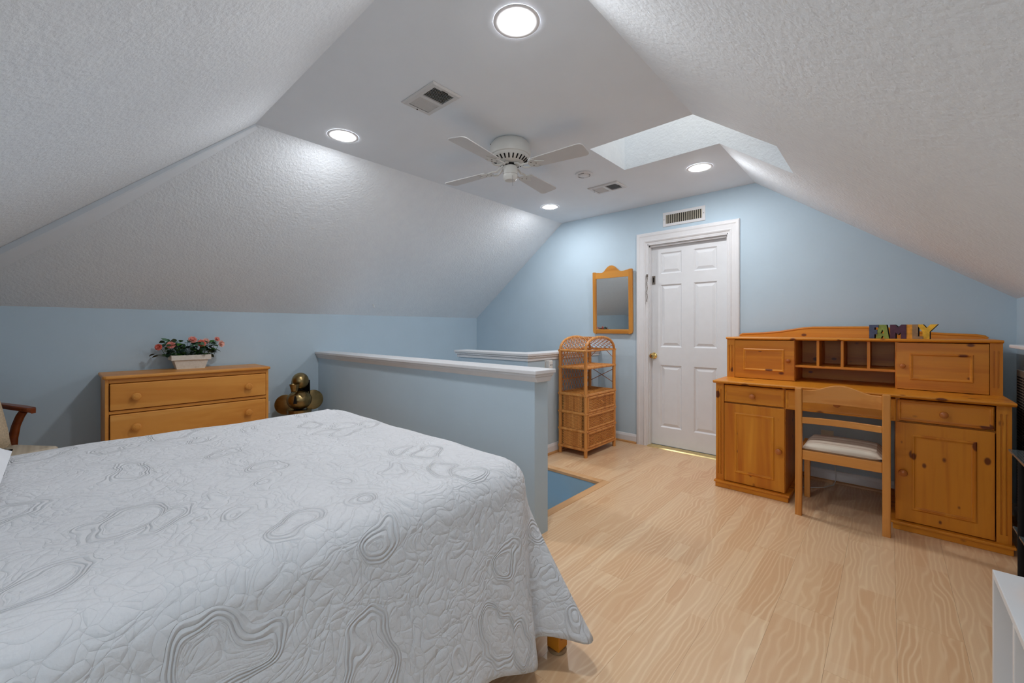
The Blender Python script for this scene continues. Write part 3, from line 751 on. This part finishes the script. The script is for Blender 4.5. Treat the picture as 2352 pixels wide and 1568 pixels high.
# ------------------------------------------------------------------ mirror
mi = thing('wall_mirror', 'oak framed rectangular mirror with arched crest hanging left of the door', 'mirror', (-2.205, YF, 1.135))
mi.rotation_euler = (math.radians(1.0), 0, 0)      # hangs tilted slightly forward
my0, my1 = -.032, -.006
def stile(x0, x1, s):
    r = .03
    P = [(x0, 0), (x1, 0), (x1, .68), (x0, .68)]
    if s < 0: P = [(x0+r, 0), (x1, 0), (x1, .676), (x1-.008, .682), (x0+.006, .682), (x0, .676), (x0, r), (x0+.006, .01)]
    else: P = [(x0, 0), (x1-r, 0), (x1-.006, .01), (x1, r), (x1, .676), (x1-.006, .684), (x0+.008, .684), (x0, .676)]
    G().prism(P, 'y', my0, my1).build('stile', MIRW['z'], mi, .003)
stile(-.238, -.2, -1); stile(.19, .234, 1)
box('bottom_rail', MIRW['x'], mi, -.2, .19, my0+.003, my1, .004, .05, .002)
cr = [(-.2, .67), (-.17, .672), (-.145, .668), (-.12, .668), (-.095, .682), (-.075, .705), (-.05, .728), (-.027, .738), (.003, .738), (.03, .726), (.055, .7), (.075, .682), (.1, .668), (.13, .668), (.16, .675), (.19, .678)]
G().prism([(-.2, .607)]+cr+[(.19, .607)], 'y', my0+.003, my1).build('crest_rail', MIRW['x'], mi)
box('mirror_glass', MIRROR, mi, -.201, .191, my0+.014, my0+.018, .045, .612)
box('backing', BLACK, mi, -.2, .19, my0+.019, -.002, .05, .6)
# ------------------------------------------------------------------ rattan shelf
rs_ = thing('rattan_shelf', 'rattan shelf unit with arched lattice top and three woven drawers', 'shelf', (-2.21, 3.5475, 0))
hx, hy = .158, .2825       # half depth (X), half width (Y)
AZ = .983
def post(sx, sy):
    return G().tube([(sx*(hx-.016), sy*(hy-.016), 0), (sx*(hx-.016), sy*(hy-.016), .5), (sx*(hx-.016), sy*(hy-.016), AZ)], .017, 10)
for sx in (-1, 1):
    for sy in (-1, 1): post(sx, sy).build('leg', RATTAN, rs_)
def arc(x, r=1.0, dz=0.0, n=18):
    return [(x, -(hy-.016)*r*math.cos(PI*k/n), AZ+dz+.128*r*math.sin(PI*k/n)**.85 if 0 < k < n else AZ+dz) for k in range(n+1)]
for sx in (-1, 1): G().tube(arc(sx*(hx-.016)), .013, 8).build('arch', RATTAN, rs_)
for z in (AZ, .823, .57, .40, .237, .07):
    for sy in (-1, 1):
        G().tube([(-hx, sy*(hy-.012), z), (hx, sy*(hy-.012), z)], .012 if z > .6 else .014, 8).build('rail', RATTAN, rs_)
    for sx in (-1, 1):
        if z == AZ and sx == 1: continue
        G().tube([(sx*(hx-.012), -hy, z), (sx*(hx-.012), hy, z)], .012 if z > .6 else .014, 8).build('rail', RATTAN, rs_)
G().tube([(hx-.02, -hy+.02, AZ), (hx-.02, hy-.02, AZ)], .008, 8).build('rail', RATTAN, rs_)
# woven shelf boards
def weave_board(z, name):
    g = G().box(-hx+.02, hx-.02, -hy+.02, hy-.02, z-.004, z)
    o = g.build(name, RATTAND, rs_)
    g = G()
    n = 26
    for i in range(n):
        y = -hy+.03+(2*hy-.06)*i/(n-1)
        pts = [(-hx+.022+(2*hx-.044)*k/12, y, z+.002+.002*(1 if (i+k) % 2 else -1)) for k in range(13)]
        g.tube(pts, .0045, 6)
    g.build('strands', RATTAN, o)['kind'] = 'stuff'
weave_board(.826, 'shelf_board'); weave_board(.574, 'shelf_board')
# lattice back and roof
g = G(); xb = -hx+.012
def inside(y, z):
    if z <= AZ: return abs(y) < hy-.018 and z > .575
    q = (y/(hy-.016)); return abs(q) < 1 and z < AZ+.128*math.sqrt(max(0, 1-q*q))
for s in (-1, 1):
    for k in range(-34, 35):
        c = k*.047; seg = []
        for i in range(121):
            z = .575+.54*i/120; y = c+s*(z-.8)*.62
            if inside(y, z): seg.append((xb, y, z))
            elif len(seg) > 3: g.tube([seg[0], seg[-1]], .0029, 5); seg = []
            else: seg = []
        if len(seg) > 3: g.tube([seg[0], seg[-1]], .0029, 5)
lat = g.build('lattice_back', RATTAN, rs_); lat['kind'] = 'stuff'
G().tube([(xb, -hy+.02, .695), (xb, hy-.02, .695)], .005, 6).build('lattice_bar', RATTAN, rs_)
g = G()
def roofp(x, t): return (x, -(hy-.016)*math.cos(PI*t), AZ+.128*math.sin(PI*t)**.85 if 0 < t < 1 else AZ)
for s in (-1, 1):
    for k in range(-9, 20):
        pts = []
        for i in range(15):
            q = i/14; t = (k+s*q*5.5)/13.0
            if .0 <= t <= 1.0: pts.append(roofp(-hx+.016+(2*hx-.032)*q, t))
        if len(pts) > 2: g.tube(pts, .003, 5)
g.build('lattice_roof', RATTAN, rs_)['kind'] = 'stuff'
# braces
for sy in (-1, 1):
    y = sy*(hy-.014)
    for a in (-1, 1):
        G().tube([(a*(hx-.02), y, .895), (a*.045, y, AZ-.005)], .0032, 6).build('brace', RATTAND, rs_)
y = hy-.014
G().tube([(-hx+.02, y, .785), (hx-.02, y, .645)], .0032, 6).build('brace', RATTAND, rs_)
G().tube([(-hx+.02, y, .645), (hx-.02, y, .785)], .0032, 6).build('brace', RATTAND, rs_)
# woven side panels
for sy in (-1, 1):
    yy = sy*(hy-.016)
    for z0, z1 in ((.084, .223), (.251, .386), (.414, .556)):
        g = G().box(-hx+.056, hx-.056, yy-.003, yy+.003, z0, z1).box(-hx+.03, hx-.03, yy-.002*sy-.002, yy-.002*sy+.002, z0, z0+.004)
        o = g.build('side_panel', RATTAND, rs_)
        g = G()
        for s in (-1, 1): g.box(s*(hx-.043)-.011, s*(hx-.043)+.011, yy-sy*.008-.001, yy-sy*.008+.001, z0, z1)
        g.build('slit_shade', BLACK, o)  # black strips stand in for the shade behind the open slits
        g = G(); n = int((z1-z0)/.0105)
        for i in range(n):
            z = z0+(z1-z0)*(i+.5)/n
            pts = [(-hx+.036+(2*hx-.072)*k/14, yy+sy*(.003+.003*(1 if (i+k) % 2 else -1)), z) for k in range(15)]
            g.tube(pts, [.0024, .0028]+[.0042]*11+[.0028, .0024], 6)
        for k in range(7):
            x = -hx+.06+(2*hx-.12)*k/6
            g.tube([(x, yy+sy*.002, z0), (x, yy+sy*.002, z1)], .004, 6)
        for s in (-1, 1): g.tube([(s*(hx-.034), yy, z0), (s*(hx-.034), yy, z1)], .003, 5)
        g.build('strands', RATTAN, o)['kind'] = 'stuff'
box('back_panel', RATTAND, rs_, -hx+.01, -hx+.016, -hy+.03, hy-.03, .07, .57)
box('bottom_board', RATTAND, rs_, -hx+.02, hx-.02, -hy+.03, hy-.03, .07, .078)
for di, (z0, z1) in enumerate(((.086, .222), (.254, .386), (.416, .552))):
    xf = hx-.002
    o = box('drawer', RATTAND, rs_, hx-.27, xf-.01, -hy+.036, hy-.036, z0, z1)
    g = G()
    for a, b in (((-hy+.04, z0+.006), (hy-.04, z0+.006)), ((-hy+.04, z1-.006), (hy-.04, z1-.006)), ((-hy+.04, z0), (-hy+.04, z1)), ((hy-.04, z0), (hy-.04, z1))):
        g.tube([(xf-.004, a[0], a[1]), (xf-.004, b[0], b[1])], .011, 8)
    g.build('drawer_frame', RATTAN, o)
    g = G(); n = 9
    for i in range(n):
        z = z0+.022+(z1-z0-.044)*i/(n-1)
        pts = [(xf-.008+.003*(1 if (i+k//2) % 2 else -1), -hy+.052+(2*hy-.104)*k/32, z) for k in range(33)]
        g.tube(pts, .0048, 6)
    g.build('strands', RATTAN, o)['kind'] = 'stuff'
    zc_ = (z0+z1)/2
    G().tube([(xf+.002, -.02, zc_+.014), (xf+.016, -.012, zc_+.006), (xf+.02, 0, zc_-.006), (xf+.016, .014, zc_-.014), (xf+.002, .022, zc_-.01)], .004, 8).build('pull_loop', RATTAN, o)
# ------------------------------------------------------------------ plug in device on half wall
dv = thing('plug_in_device', 'small white plastic plug-in unit on the half wall beside the rattan shelf', 'device', (-2.394, 3.12, .845))
box('plate', PLAST, dv, 0, .006, -.037, .037, -.058, .058, .002)
box('body', PLAST, dv, .006, .05, -.028, .034, -.035, .05, .012, 4)
for k in range(2): box('button', GREYP, dv, .0495, .052, -.014+.022*k, -.004+.022*k, .0, .012, .001)
# ------------------------------------------------------------------ dresser
dr_ = thing('dresser', 'maple three drawer dresser with turned knobs against the left wall', 'dresser', (-4.36, .725, 0))
dw = .505
P = [(0, -dw), (.385, -dw)]
R_ = .03
tp = [(0, -dw-.014), (.425-R_, -dw-.014)]+[(.425-R_+R_*math.sin(a), -dw-.014+R_-R_*math.cos(a)) for a in (PI/8, PI/4, 3*PI/8)]+[(.425, -dw-.014+R_), (.425, dw+.014-R_)]+[(.425-R_+R_*math.cos(a), dw+.014-R_+R_*math.sin(a)) for a in (PI/8, PI/4, 3*PI/8)]+[(.425-R_, dw+.014), (0, dw+.014)]
G().prism(tp, 'z', .843, .866).build('top', MAPLE['y'], dr_, .008, 3)
g = G().box(0, .396, -dw, -dw+.02, .06, .843).box(0, .396, dw-.02, dw, .06, .843).box(0, .008, -dw+.02, dw-.02, .06, .843)
g.box(.376, .396, -dw+.02, dw-.02, .812, .843).box(.376, .396, -dw+.02, dw-.02, .598, .62).box(.376, .396, -dw+.02, dw-.02, .384, .404).box(.376, .396, -dw+.02, dw-.02, .06, .185)
g.build('case', MAPLE['y'], dr_, .003)
for z0, z1 in ((.621, .812), (.404, .597), (.187, .383)):
    o = box('drawer', MAPLE['y'], dr_, .02, .41, -dw+.024, dw-.024, z0+.004, z1-.004, .006, 3)
    for s in (-1, 1):
        r = .026
        G().lathe([(r*.45, 0), (r*.4, .012), (r*.8, .016), (r, .022), (r*.98, .03), (r*.8, .034), (r*.74, .0335), (r*.7, .036), (r*.5, .0375), (r*.45, .037), (r*.4, .0395), (r*.1, .041)], (.41, s*.347, (z0+z1)/2-.004), (1,0,0), 28).build('knob', MAPLE['z'], o)
for s in (-1, 1):
    for x in (.02, .36): box('foot', MAPLE['z'], dr_, x, x+.036, s*(dw-.025)-.02, s*(dw-.025)+.02, 0, .06, .004)
# wall outlet next to dresser
o2 = thing('wall_outlet', 'white wall outlet plate beside the right end of the dresser', 'outlet', (XL, 1.335, .44))
box('cover_plate', PLAST, o2, 0, .006, -.037, .037, -.058, .058, .003)
for z in (-.02, .02): box('socket', GREYP, o2, .0055, .0075, -.014, .014, z-.012, z+.012, .002)
# ------------------------------------------------------------------ flower planter
pl_ = thing('flower_planter', 'white distressed wooden planter of pink artificial roses on the dresser', 'planter', (-4.255, .737, .866))
PX0, PX1 = -.095, .07
def trap(z, wy, x0, x1): return [(x0, -wy, z), (x1, -wy, z), (x1, wy, z), (x0, wy, z)]
def chip_mat():
    m = N('distressed_white_paint'); v = m.coord(False)
    n = m.noise(v, 55, 4, .65)
    c = m.ramp(n, [(.28, srgb(90,66,48)), (.34, srgb(214,208,196)), (.7, srgb(228,224,214))]); m.base(c, .6, .3); return m.m
CHIP = chip_mat()
g = G(); g.add(trap(0, .092, -.05, .05), [(3,2,1,0)]); g.rings([trap(0, .092, -.05, .05), trap(.085, .116, PX0+.02, PX1-.006), trap(.085, .108, PX0+.03, PX1-.014), trap(.08, .108, PX0+.03, PX1-.014)])
g.build('box', CHIP, pl_, .0015)
g = G()
for (x0, x1, y0, y1) in ((PX1-.006, PX1+.004, -.13, .13), (PX0+.012, PX0+.022, -.13, .13), (PX0+.022, PX1-.006, -.13, -.12), (PX0+.022, PX1-.006, .12, .13)):
    g.box(x0, x1, y0, y1, .072, .112)
g.build('rim', CHIP, pl_, .0015)
box('soil', plain('dark_moss', srgb(40, 44, 26), .9), pl_, PX0+.024, PX1-.008, -.118, .118, .081, .095)
LEAFM = [plain('leaf_green_%d' % i, c, .45, .4, var=.3, sc=30) for i, c in enumerate((srgb(36,70,34), srgb(70,116,40), srgb(26,50,36), srgb(96,126,52), srgb(84,120,92)))]
ROSEM = [plain('rose_petal_%d' % i, c, .6, .3, var=.18, sc=40) for i, c in enumerate((srgb(232,122,104), srgb(241,156,142), srgb(245,186,170)))]
def leaf_mesh():
    g = G(); n = 5
    vs = []
    for i in range(n+1):
        q = i/n; w = .36*math.sin(PI*q**.8); vs += [(q, -w, .16*w-.25*q*q), (q, 0, -.25*q*q), (q, w, .16*w-.25*q*q)]
    fs = []
    for i in range(n):
        for k in range(2): fs.append((3*i+k, 3*i+3+k, 3*i+4+k, 3*i+1+k))
    g.add(vs, fs); return g
lm = []
for mt in LEAFM:
    o = leaf_mesh().build('leaf', mt, smooth=True); lm.append(o.data); bpy.data.objects.remove(o)
def put_leaf(p, ang, pitch, roll, s, k):
    o = bpy.data.objects.new('leaf', lm[k]); COL.objects.link(o); o.parent = pl_
    o.location = p; o.rotation_euler = (roll, pitch, ang); o.scale = (s, s, s)
stems = G()
rr_ = random.Random(3)
for i in range(190):
    y = rr_.uniform(-.13, .13); x = rr_.uniform(-.06, .06); h = rr_.uniform(.0, .125)
    e = 1+h*2.2
    p = (max(-.1, x*e*.9), y*e, .098+h)
    out = math.atan2(y, x+.02)
    k = rr_.choice((0, 0, 1, 2, 2, 2, 3, 1)) if h < .085 else rr_.choice((1, 4, 0, 4))
    a = out+rr_.uniform(-1.1, 1.1)
    if math.cos(a) < -.2 and p[0] < -.05: a = PI-a
    put_leaf(p, a, rr_.uniform(-.9, .5), rr_.uniform(-.7, .7), rr_.uniform(.036, .056), k)
    if i % 3 == 0: stems.tube([(x*.6, y*.7, .09), (x*.9, y*.9, .09+h*.6), p], .0013, 5)
for (y, z, a, k, s) in ((-.225, .128, -2.2, 2, .036), (-.2, .115, -2.0, 2, .04), (-.16, .12, -1.8, 2, .035), (.06, .218, .8, 4, .03), (.085, .22, 1.2, 4, .028), (.115, .215, 2.0, 4, .03), (-.06, .205, .5, 0, .034), (-.11, .195, -1.2, 4, .028), (.03, .112, -.2, 3, .034), (0.0, .108, .3, 0, .036), (.165, .15, 1.4, 0, .04), (.14, .125, 1.2, 2, .036)):
    put_leaf((.03, y, z), a, rr_.uniform(-.3, .3), rr_.uniform(-.4, .4), s*1.15, k)
    stems.tube([(.0, y*.6, .1), (.02, y*.85, z-.01), (.03, y, z)], .0013, 5)
stems.build('stems', LEAFM[0], pl_)['kind'] = 'stuff'
def rose(p, r, face, k):
    g = G(); f = Vector(face).normalized()
    q = Vector((0,0,1)).rotation_difference(f).to_matrix()
    g.ell((0,0,0), .3, .3, .38, 8, 5)
    for ring, (n, R0, tilt, hgt) in enumerate(((4, .32, 1.25, .8), (6, .5, .85, .78), (8, .62, .4, .7))):
        for j in range(n):
            a = 2*PI*j/n+ring*.5
            nu, nv = 4, 3; vs = []; fs = []
            for u in range(nu+1):
                for v in range(nv+1):
                    uu = (u/nu-.5)*2; vv = v/nv
                    w = .42*(1-.25*(1-vv))*math.sin(PI*(.25+.5*min(1, vv+.25)))
                    rad = R0*.35+hgt*vv*math.cos(tilt)+.12*vv*vv - .12*uu*uu
                    z = -.3+hgt*vv*math.sin(tilt)+.12*(1-uu*uu)*vv-.1*vv**3
                    vs.append((rad*math.cos(a)-w*uu*math.sin(a), rad*math.sin(a)+w*uu*math.cos(a), z))
            for u in range(nu):
                for v in range(nv): b = u*(nv+1)+v; fs.append((b, b+nv+1, b+nv+2, b+1))
            g.cs = True; g.add(vs, fs)
    g.v = [tuple(q @ Vector(v)*r+Vector(p)) for v in g.v]
    o = g.build('rose', ROSEM[k], pl_, smooth=True)
    s = Vector(p); d = s-f*r*1.0
    G().tube([s-f*r*.3, d, (p[0]*.5, p[1]*.75, .1)], .0016, 5).build('stem', LEAFM[0], o)
for (y, z, x, r, k, fc) in ((-.205, .19, .03, .022, 0, (1, -.7, .2)), (-.13, .205, .035, .026, 1, (1, -.3, .5)), (.012, .245, .02, .026, 1, (1, 0, .6)), (.068, .215, .045, .027, 0, (1, .1, .4)), (.105, .232, .01, .022, 2, (1, .2, .7)), (.185, .245, .0, .019, 1, (1, .4, .5)), (.21, .205, .025, .025, 2, (1, .7, .2))):
    rose((x+.012, y, z-.008), r*1.22, fc, k)
# ------------------------------------------------------------------ brass figure
br = thing('brass_figure', 'abstract aged brass figure with round head between dresser and half wall', 'sculpture', (-4.13, 1.545, 0), 0)
fdir = math.atan2(1.545, -4.13)+PI          # facing the middle of the room
br.rotation_euler = (0, 0, math.atan2(-1.545, 4.13)+PI/2)   # local -Y faces the room
G().lathe([(.12, 0), (.125, .015), (.11, .03), (.085, .06), (.08, .2), (.095, .34), (.11, .43)], n=32).build('robe', BRONZE, br)
G().ell((0, -.01, .52), .108, .095, .092, 28, 16).build('torso', BRONZE, br)
for s, z, r in ((-1, .475, .094), (1, .505, .094)):
    g = G().lathe([(.002, .014), (r*.6, .012), (r*.95, .006), (r, 0), (r*.95, -.006), (.002, -.01)], (s*.118, .045, z), (s*.25, -1, .1), 32, cap=False)
    g.build('shoulder_disc', BRONZE, br)
G().lathe([(.03, .58), (.032, .64)], (.0, .01, 0), n=20).build('neck', BLACK, br)
g = G(); n = 14; vs = []; fs = []
for i in range(n+1):
    a = math.radians(-5+190*i/n)
    for z, r in ((.56, .082), (.70, .079)): vs.append((.012+r*math.cos(a), .012+r*math.sin(a)*.9, z))
for i in range(n): fs.append((2*i, 2*i+2, 2*i+3, 2*i+1))
g.add(vs, fs); hr_ = g.build('hair', BLACK, br, smooth=True); so = hr_.modifiers.new('thick', 'SOLIDIFY'); so.thickness = .006
G().ell((.008, 0, .697), .074, .074, .078, 28, 16).build('head', BRONZE, br)
G().lathe([(.018, .606), (.028, .614), (.034, .64), (.043, .678), (.039, .678), (.03, .65)], (-.04, -.085, 0), n=24, cap=True).build('cup', BRONZE, br)
G().prism([(.0, .595), (.045, .6), (.055, .575), (.028, .548)], 'y', -.098, -.085).build('collar', BRONZE, br)
G().prism([(-.04, .57), (-.028, .57), (-.02, .5), (-.05, .5)], 'y', -.115, -.098).build('pendant', BLACK, br)
# ------------------------------------------------------------------ hook on the slope
Hk = thing('ceiling_hook', 'tiny clear plastic hook stuck on the left ceiling slope', 'hook', (-4.23, 2.36, 1.453-.0))
G().tube([(0, 0, .012), (.018, 0, -.004), (.022, 0, -.02), (.012, 0, -.03), (.004, 0, -.024)], .004, 8).build('hook_bend', PLAST, Hk)
G().lathe([(.012, -.002), (.011, .004)], (-.002, 0, .005), (K, 0, -1), 16).build('pad', PLAST, Hk)
# ------------------------------------------------------------------ bed, quilt, pillow
bed = thing('bed', 'wooden bed under a white quilt, one square leg showing', 'bed', (-1.785, .2, 0))
BX, BY0, BY1 = .765, -.98, .985          # local half width, head end, foot end
for sx in (-1, 1):
    for y in (BY1-.03, BY0+.03):
        x = sx*(BX+.107) if y > 0 else sx*(BX+.02)
        yo = .098 if y > 0 else .04
        G().box(x-.027, x+.027, y+yo-.027, y+yo+.027, .012, .17 if y > 0 else .215).build('leg', PINE['z'], bed, .003)
        G().lathe([(.034, 0), (.036, .004), (.034, .012)], (x, y+yo, 0), n=20).build('caster_cup', plain('leg_pad', srgb(150,120,86), .5), bed)
    box('side_rail', PINE['y'], bed, sx*(BX+.02)-.018, sx*(BX+.02)+.018, BY0, BY1-.03, .215, .40, .003)
box('foot_rail', PINE['x'], bed, -BX, BX, BY1-.04, BY1-.012, .215, .40, .003)
box('head_rail', PINE['x'], bed, -BX-.06, BX+.06, BY0, BY0+.03, .25, .60, .003)
box('mattress', SHEET, bed, -BX, BX, BY0+.04, BY1-.02, .41, .66, .05, 4)
qx0, qx1, qy1, qy0 = -2.60, -.975, 1.225, -.76
def quilt():
    rc = .13
    base = []     # outline going from the head end of the right side round the foot to the left side: (x, y, nx, ny, tag)
    for i in range(60): base.append((qx1, qy0+(qy1-rc-qy0)*i/60, 1, 0))
    for i in range(25): a = PI/2*i/24; base.append((qx1-rc+rc*math.cos(a), qy1-rc+rc*math.sin(a), math.cos(a), math.sin(a)))
    for i in range(1, 50): base.append((qx1-rc-(qx1-qx0-2*rc)*i/50, qy1, 0, 1))
    for i in range(25): a = PI/2+PI/2*i/24; base.append((qx0+rc+rc*math.cos(a), qy1-rc+rc*math.sin(a), math.cos(a), math.sin(a)))
    for i in range(1, 61): base.append((qx0, qy1-rc-(qy1-rc-qy0)*i/60, -1, 0))
    n = len(base)
    # hem position and height for each outline point
    key = {0: (-.872, qy0, .15), 20: (-.868, -.16, .16), 34: (-.885, .30, .15), 46: (-.872, .70, .16), 52: (-.872, .87, .145), 57: (-.862, 1.00, .09), 60: (-.858, 1.065, .068),
           64: (-.888, 1.10, .08), 68: (-.918, 1.125, .10), 72: (-.898, 1.15, .11), 77: (-.83, 1.20, .105), 81: (-.768, 1.235, .10), 84: (-.775, 1.275, .10), 88: (-.86, 1.31, .11), 94: (-1.0, 1.315, .14), 104: (-1.35, 1.30, .15), 124: (-1.9, 1.315, .15),
           136: (-2.58, 1.34, .12), 146: (-2.75, 1.32, .10), 156: (-2.70, 1.20, .12), 166: (-2.69, 1.0, .15), n-1: (-2.69, qy0, .15)}
    ks = sorted(key)
    def hem(i):
        for a, b in zip(ks, ks[1:]):
            if a <= i <= b:
                j = ks.index(a); p0 = key[ks[max(0, j-1)]]; p1 = key[a]; p2 = key[b]; p3 = key[ks[min(len(ks)-1, j+2)]]
                i0, i3 = ks[max(0, j-1)], ks[min(len(ks)-1, j+2)]
                t = (i-a)/(b-a); out = []
                for c in range(3):
                    m1 = (p2[c]-p0[c])/max(1, b-i0)*(b-a); m2 = (p3[c]-p1[c])/max(1, i3-a)*(b-a)
                    out.append((2*t**3-3*t**2+1)*p1[c]+(t**3-2*t**2+t)*m1+(-2*t**3+3*t**2)*p2[c]+(t**3-t**2)*m2)
                return out
    ZT = .705; rb = .10
    rings = []
    rng = random.Random(5)
    wob = [.010*math.sin(i*.21)+.006*math.sin(i*.53+1) for i in range(n)]
    for q in (.8, .6, .4, .25, .15):      # top, shrinking inwards
        r = []
        for i, (x, y, nx, ny) in enumerate(base):
            cx = (qx0+qx1)/2; hw_ = (qx1-qx0)/2
            xx = cx+(x-cx)*(1-q); yy = min(y, qy1-q*.8) if True else y
            yy = qy0+(y-qy0)*(1-q*.42)
            r.append((xx, yy, ZT+.008*math.sin(xx*5)*math.cos(yy*4)-.004*(1-q)))
        rings.append(r)
    for k in range(0, 8):                    # rounded edge
        a = PI/2*k/7; r = []
        for i, (x, y, nx, ny) in enumerate(base):
            o = -rb+rb*math.sin(a); z = ZT-rb+rb*math.cos(a)-.003
            r.append((x+nx*o, y+ny*o, z+wob[i]*.25))
        rings.append(r)
    M = 26
    for k in range(1, M+1):
        t = k/M; r = []
        for i, (x, y, nx, ny) in enumerate(base):
            hx_, hy_, hz_ = hem(i)
            z0 = ZT-rb-.003
            w = t**1.05
            rip = math.sin(i*.55)*.006*t*(1 if i < 52 else .3)
            r.append((x+(hx_-x)*w+nx*rip, y+(hy_-y)*w+ny*rip, z0+wob[i]*.25*(1-t)+(hz_-z0)*t))
        rings.append(r)
    g = G(); vs = [p for r in rings for p in r]; fs = []
    for j in range(len(rings)-1):
        for i in range(n-1): fs.append((j*n+i, (j+1)*n+i, (j+1)*n+i+1, j*n+i+1))
    # centre of the top
    for i in range((n-1)//2): fs.append((i, i+1, n-2-i, n-1-i) if n-2-i > i+1 else (i, i+1, n-1-i))
    g.cs = True; g.add(vs, fs)
    o = g.build('quilt', QUILT, smooth=True)
    s = o.modifiers.new('thick', 'SOLIDIFY'); s.thickness = .009; s.offset = -1
    return o
q_ = tag(quilt(), 'white paisley stitched quilt draped over the bed to the floor', 'quilt')
pw = cushion('pillow', SHEET, None, -.36, .36, -.22, .22, 0, .12, 16, 1.1, .06)
tag(pw, 'white bed pillow at the head end, only its corner showing at the left', 'pillow'); pw.location = (-2.16, -.335, .716); pw.rotation_euler = (0, 0, 0)
# ------------------------------------------------------------------ arm chair at the left
ac = thing('armchair', 'dark cherry wood armchair with cream striped seat at the left edge', 'armchair', (-3.84, .0, 0))
# local: front edge on local +Y side... built in world offsets with u (towards back) and w (towards camera along the front)
ub = Vector((-.80, -.60, 0)).normalized(); wv_ = Vector((.60, -.80, 0)).normalized()
def A3(u, w, z): p = ub*u+wv_*w; return (p.x, p.y, z)
def slab3(u0, u1, w0, w1, z0, z1):
    g = G(); g.add([A3(u0,w0,z0), A3(u1,w0,z0), A3(u1,w1,z0), A3(u0,w1,z0), A3(u0,w0,z1), A3(u1,w0,z1), A3(u1,w1,z1), A3(u0,w1,z1)], [(0,3,2,1),(4,5,6,7),(0,1,5,4),(1,2,6,5),(2,3,7,6),(3,0,4,7)]); return g
slab3(.0, .47, .0, .52, .375, .42).build('seat_frame', CHERRY, ac, .004)
cs_ = slab3(-.012, .46, -.008, .528, .42, .462).build('seat_cushion', STRIPE2, ac, .02, 4)
for u in (.025, .445):
    for w in (.03, .49): G().tube([A3(u, w, .385), A3(u+(.0 if u < .1 else .03), w, .2), A3(u+(.0 if u < .1 else .055), w, 0)], [.022, .019, .015], 10).build('leg', CHERRY, ac)
for w in (.0, .52):
    s = 1 if w == 0 else -1
    G().tube([A3(.30, w+.012*s, .43), A3(.305, w+.004*s, .50), A3(.29, w, .58), A3(.26, w, .64), A3(.235, w, .672)], [.024, .023, .021, .021, .02], 10).build('arm_post', CHERRY, ac)
    g = G(); rl = []
    for (u, z, wd) in ((.165, .676, .012), (.18, .684, .024), (.24, .692, .028), (.32, .70, .026), (.42, .71, .02), (.50, .715, .018)):
        rl.append([A3(u, w-wd, z-.016), A3(u, w+wd, z-.016), A3(u, w+wd, z+.012), A3(u, w-wd, z+.012)])
    g.add(rl[0], [(3,2,1,0)]); g.rings(rl); g.build('arm_rest', CHERRY, ac, .008, 3)
    G().tube([A3(.46, w, .38), A3(.49, w, .65), A3(.53, w, .92)], [.02, .02, .016], 10).build('back_post', CHERRY, ac)
slab3(.50, .53, .0, .52, .82, .92).build('back_crest', CHERRY, ac, .006)
slab3(.485, .505, .0, .52, .60, .66).build('back_rail', CHERRY, ac, .006)
tp_ = cushion('throw_pillow', BEIGE, None, -.2, .2, -.2, .2, -.055, .055, 16, .5)
tag(tp_, 'speckled beige throw pillow leaning in the cherry armchair', 'cushion')
pc = Vector((-3.84, 0, 0))+ub*.24+wv_*.285
tp_.location = (pc.x, pc.y, .67)
zax = (-ub*1.0+Vector((0,0,.32))).normalized(); xax = wv_.copy(); yax = zax.cross(xax).normalized()
tp_.rotation_euler = Matrix((xax, yax, zax)).transposed().to_euler()
# ------------------------------------------------------------------ right side: ledge, heater, glass stand, console
ld = thing('window_ledge', 'white painted ledge on the right wall above the heater grille', 'ledge', (XR, 2.8, 1.085))
box('board', WHITE, ld, -.10, 0, -.75, .76, 0, .018, .004)
box('apron', WHITE, ld, -.018, 0, -.72, .74, -.09, 0, .003)
ht = thing('wall_heater', 'tall bronze metal louvred heater grille on the right wall beside the desk', 'heater', (XR, 3.05, 0))
box('housing', HEATM, ht, -.045, -.033, -.65, .70, .16, .955, .003)
box('cavity', BLACK, ht, -.033, 0, -.63, .68, .18, .935)
g = G()
for k in range(46):
    z = .20+.0158*k
    o = G()
    for c in range(9):
        y0 = -.62+.146*c
        o.box(-.0465, -.0445, y0+.006, y0+.13, z, z+.008)
    o.build('louvre', BLACK, ht)
gs = thing('glass_stand', 'smoked glass stand with steel legs at the right edge', 'stand', (.47, 2.47, 0))
g = G().box(-.07, .07, -.42, .43, .637, .647); g.build('glass_top', DGLASS, gs, .002)
box('glass_shelf', DGLASS, gs, -.06, .06, -.40, .41, .30, .308, .002)
for x in (-.05, .05):
    for y in (-.36, .30): G().tube([(x, y, 0), (x, y, .637)], .012, 12).build('leg', BLACK, gs)
cs = thing('white_console', 'low white open console with compartments at the lower right corner', 'console', (.236, 1.94, 0))
box('top_board', LAMIN, cs, 0, .35, -1.2, 0, .43, .45, .0015)
box('bottom_board', LAMIN, cs, 0, .35, -1.182, -.018, .03, .048, .0015)
for y in (-.018, -.30, -.62, -.92, -1.2): box('upright', LAMIN, cs, 0 if True else .0, .35, y, y+.018, 0, .43, .0015)
box('back_panel', LAMIN, cs, .10, .106, -1.182, -.018, .048, .43)
wt = thing('wooden_tray', 'round light wooden tray on the white console at the right edge', 'tray', (.402, 1.79, .45))
G().lathe([(.112, 0), (.12, .004), (.122, .022), (.116, .024), (.110, .01), (.002, .009)], n=40, cap=True).build('tray_body', MAPLE['x'], wt)
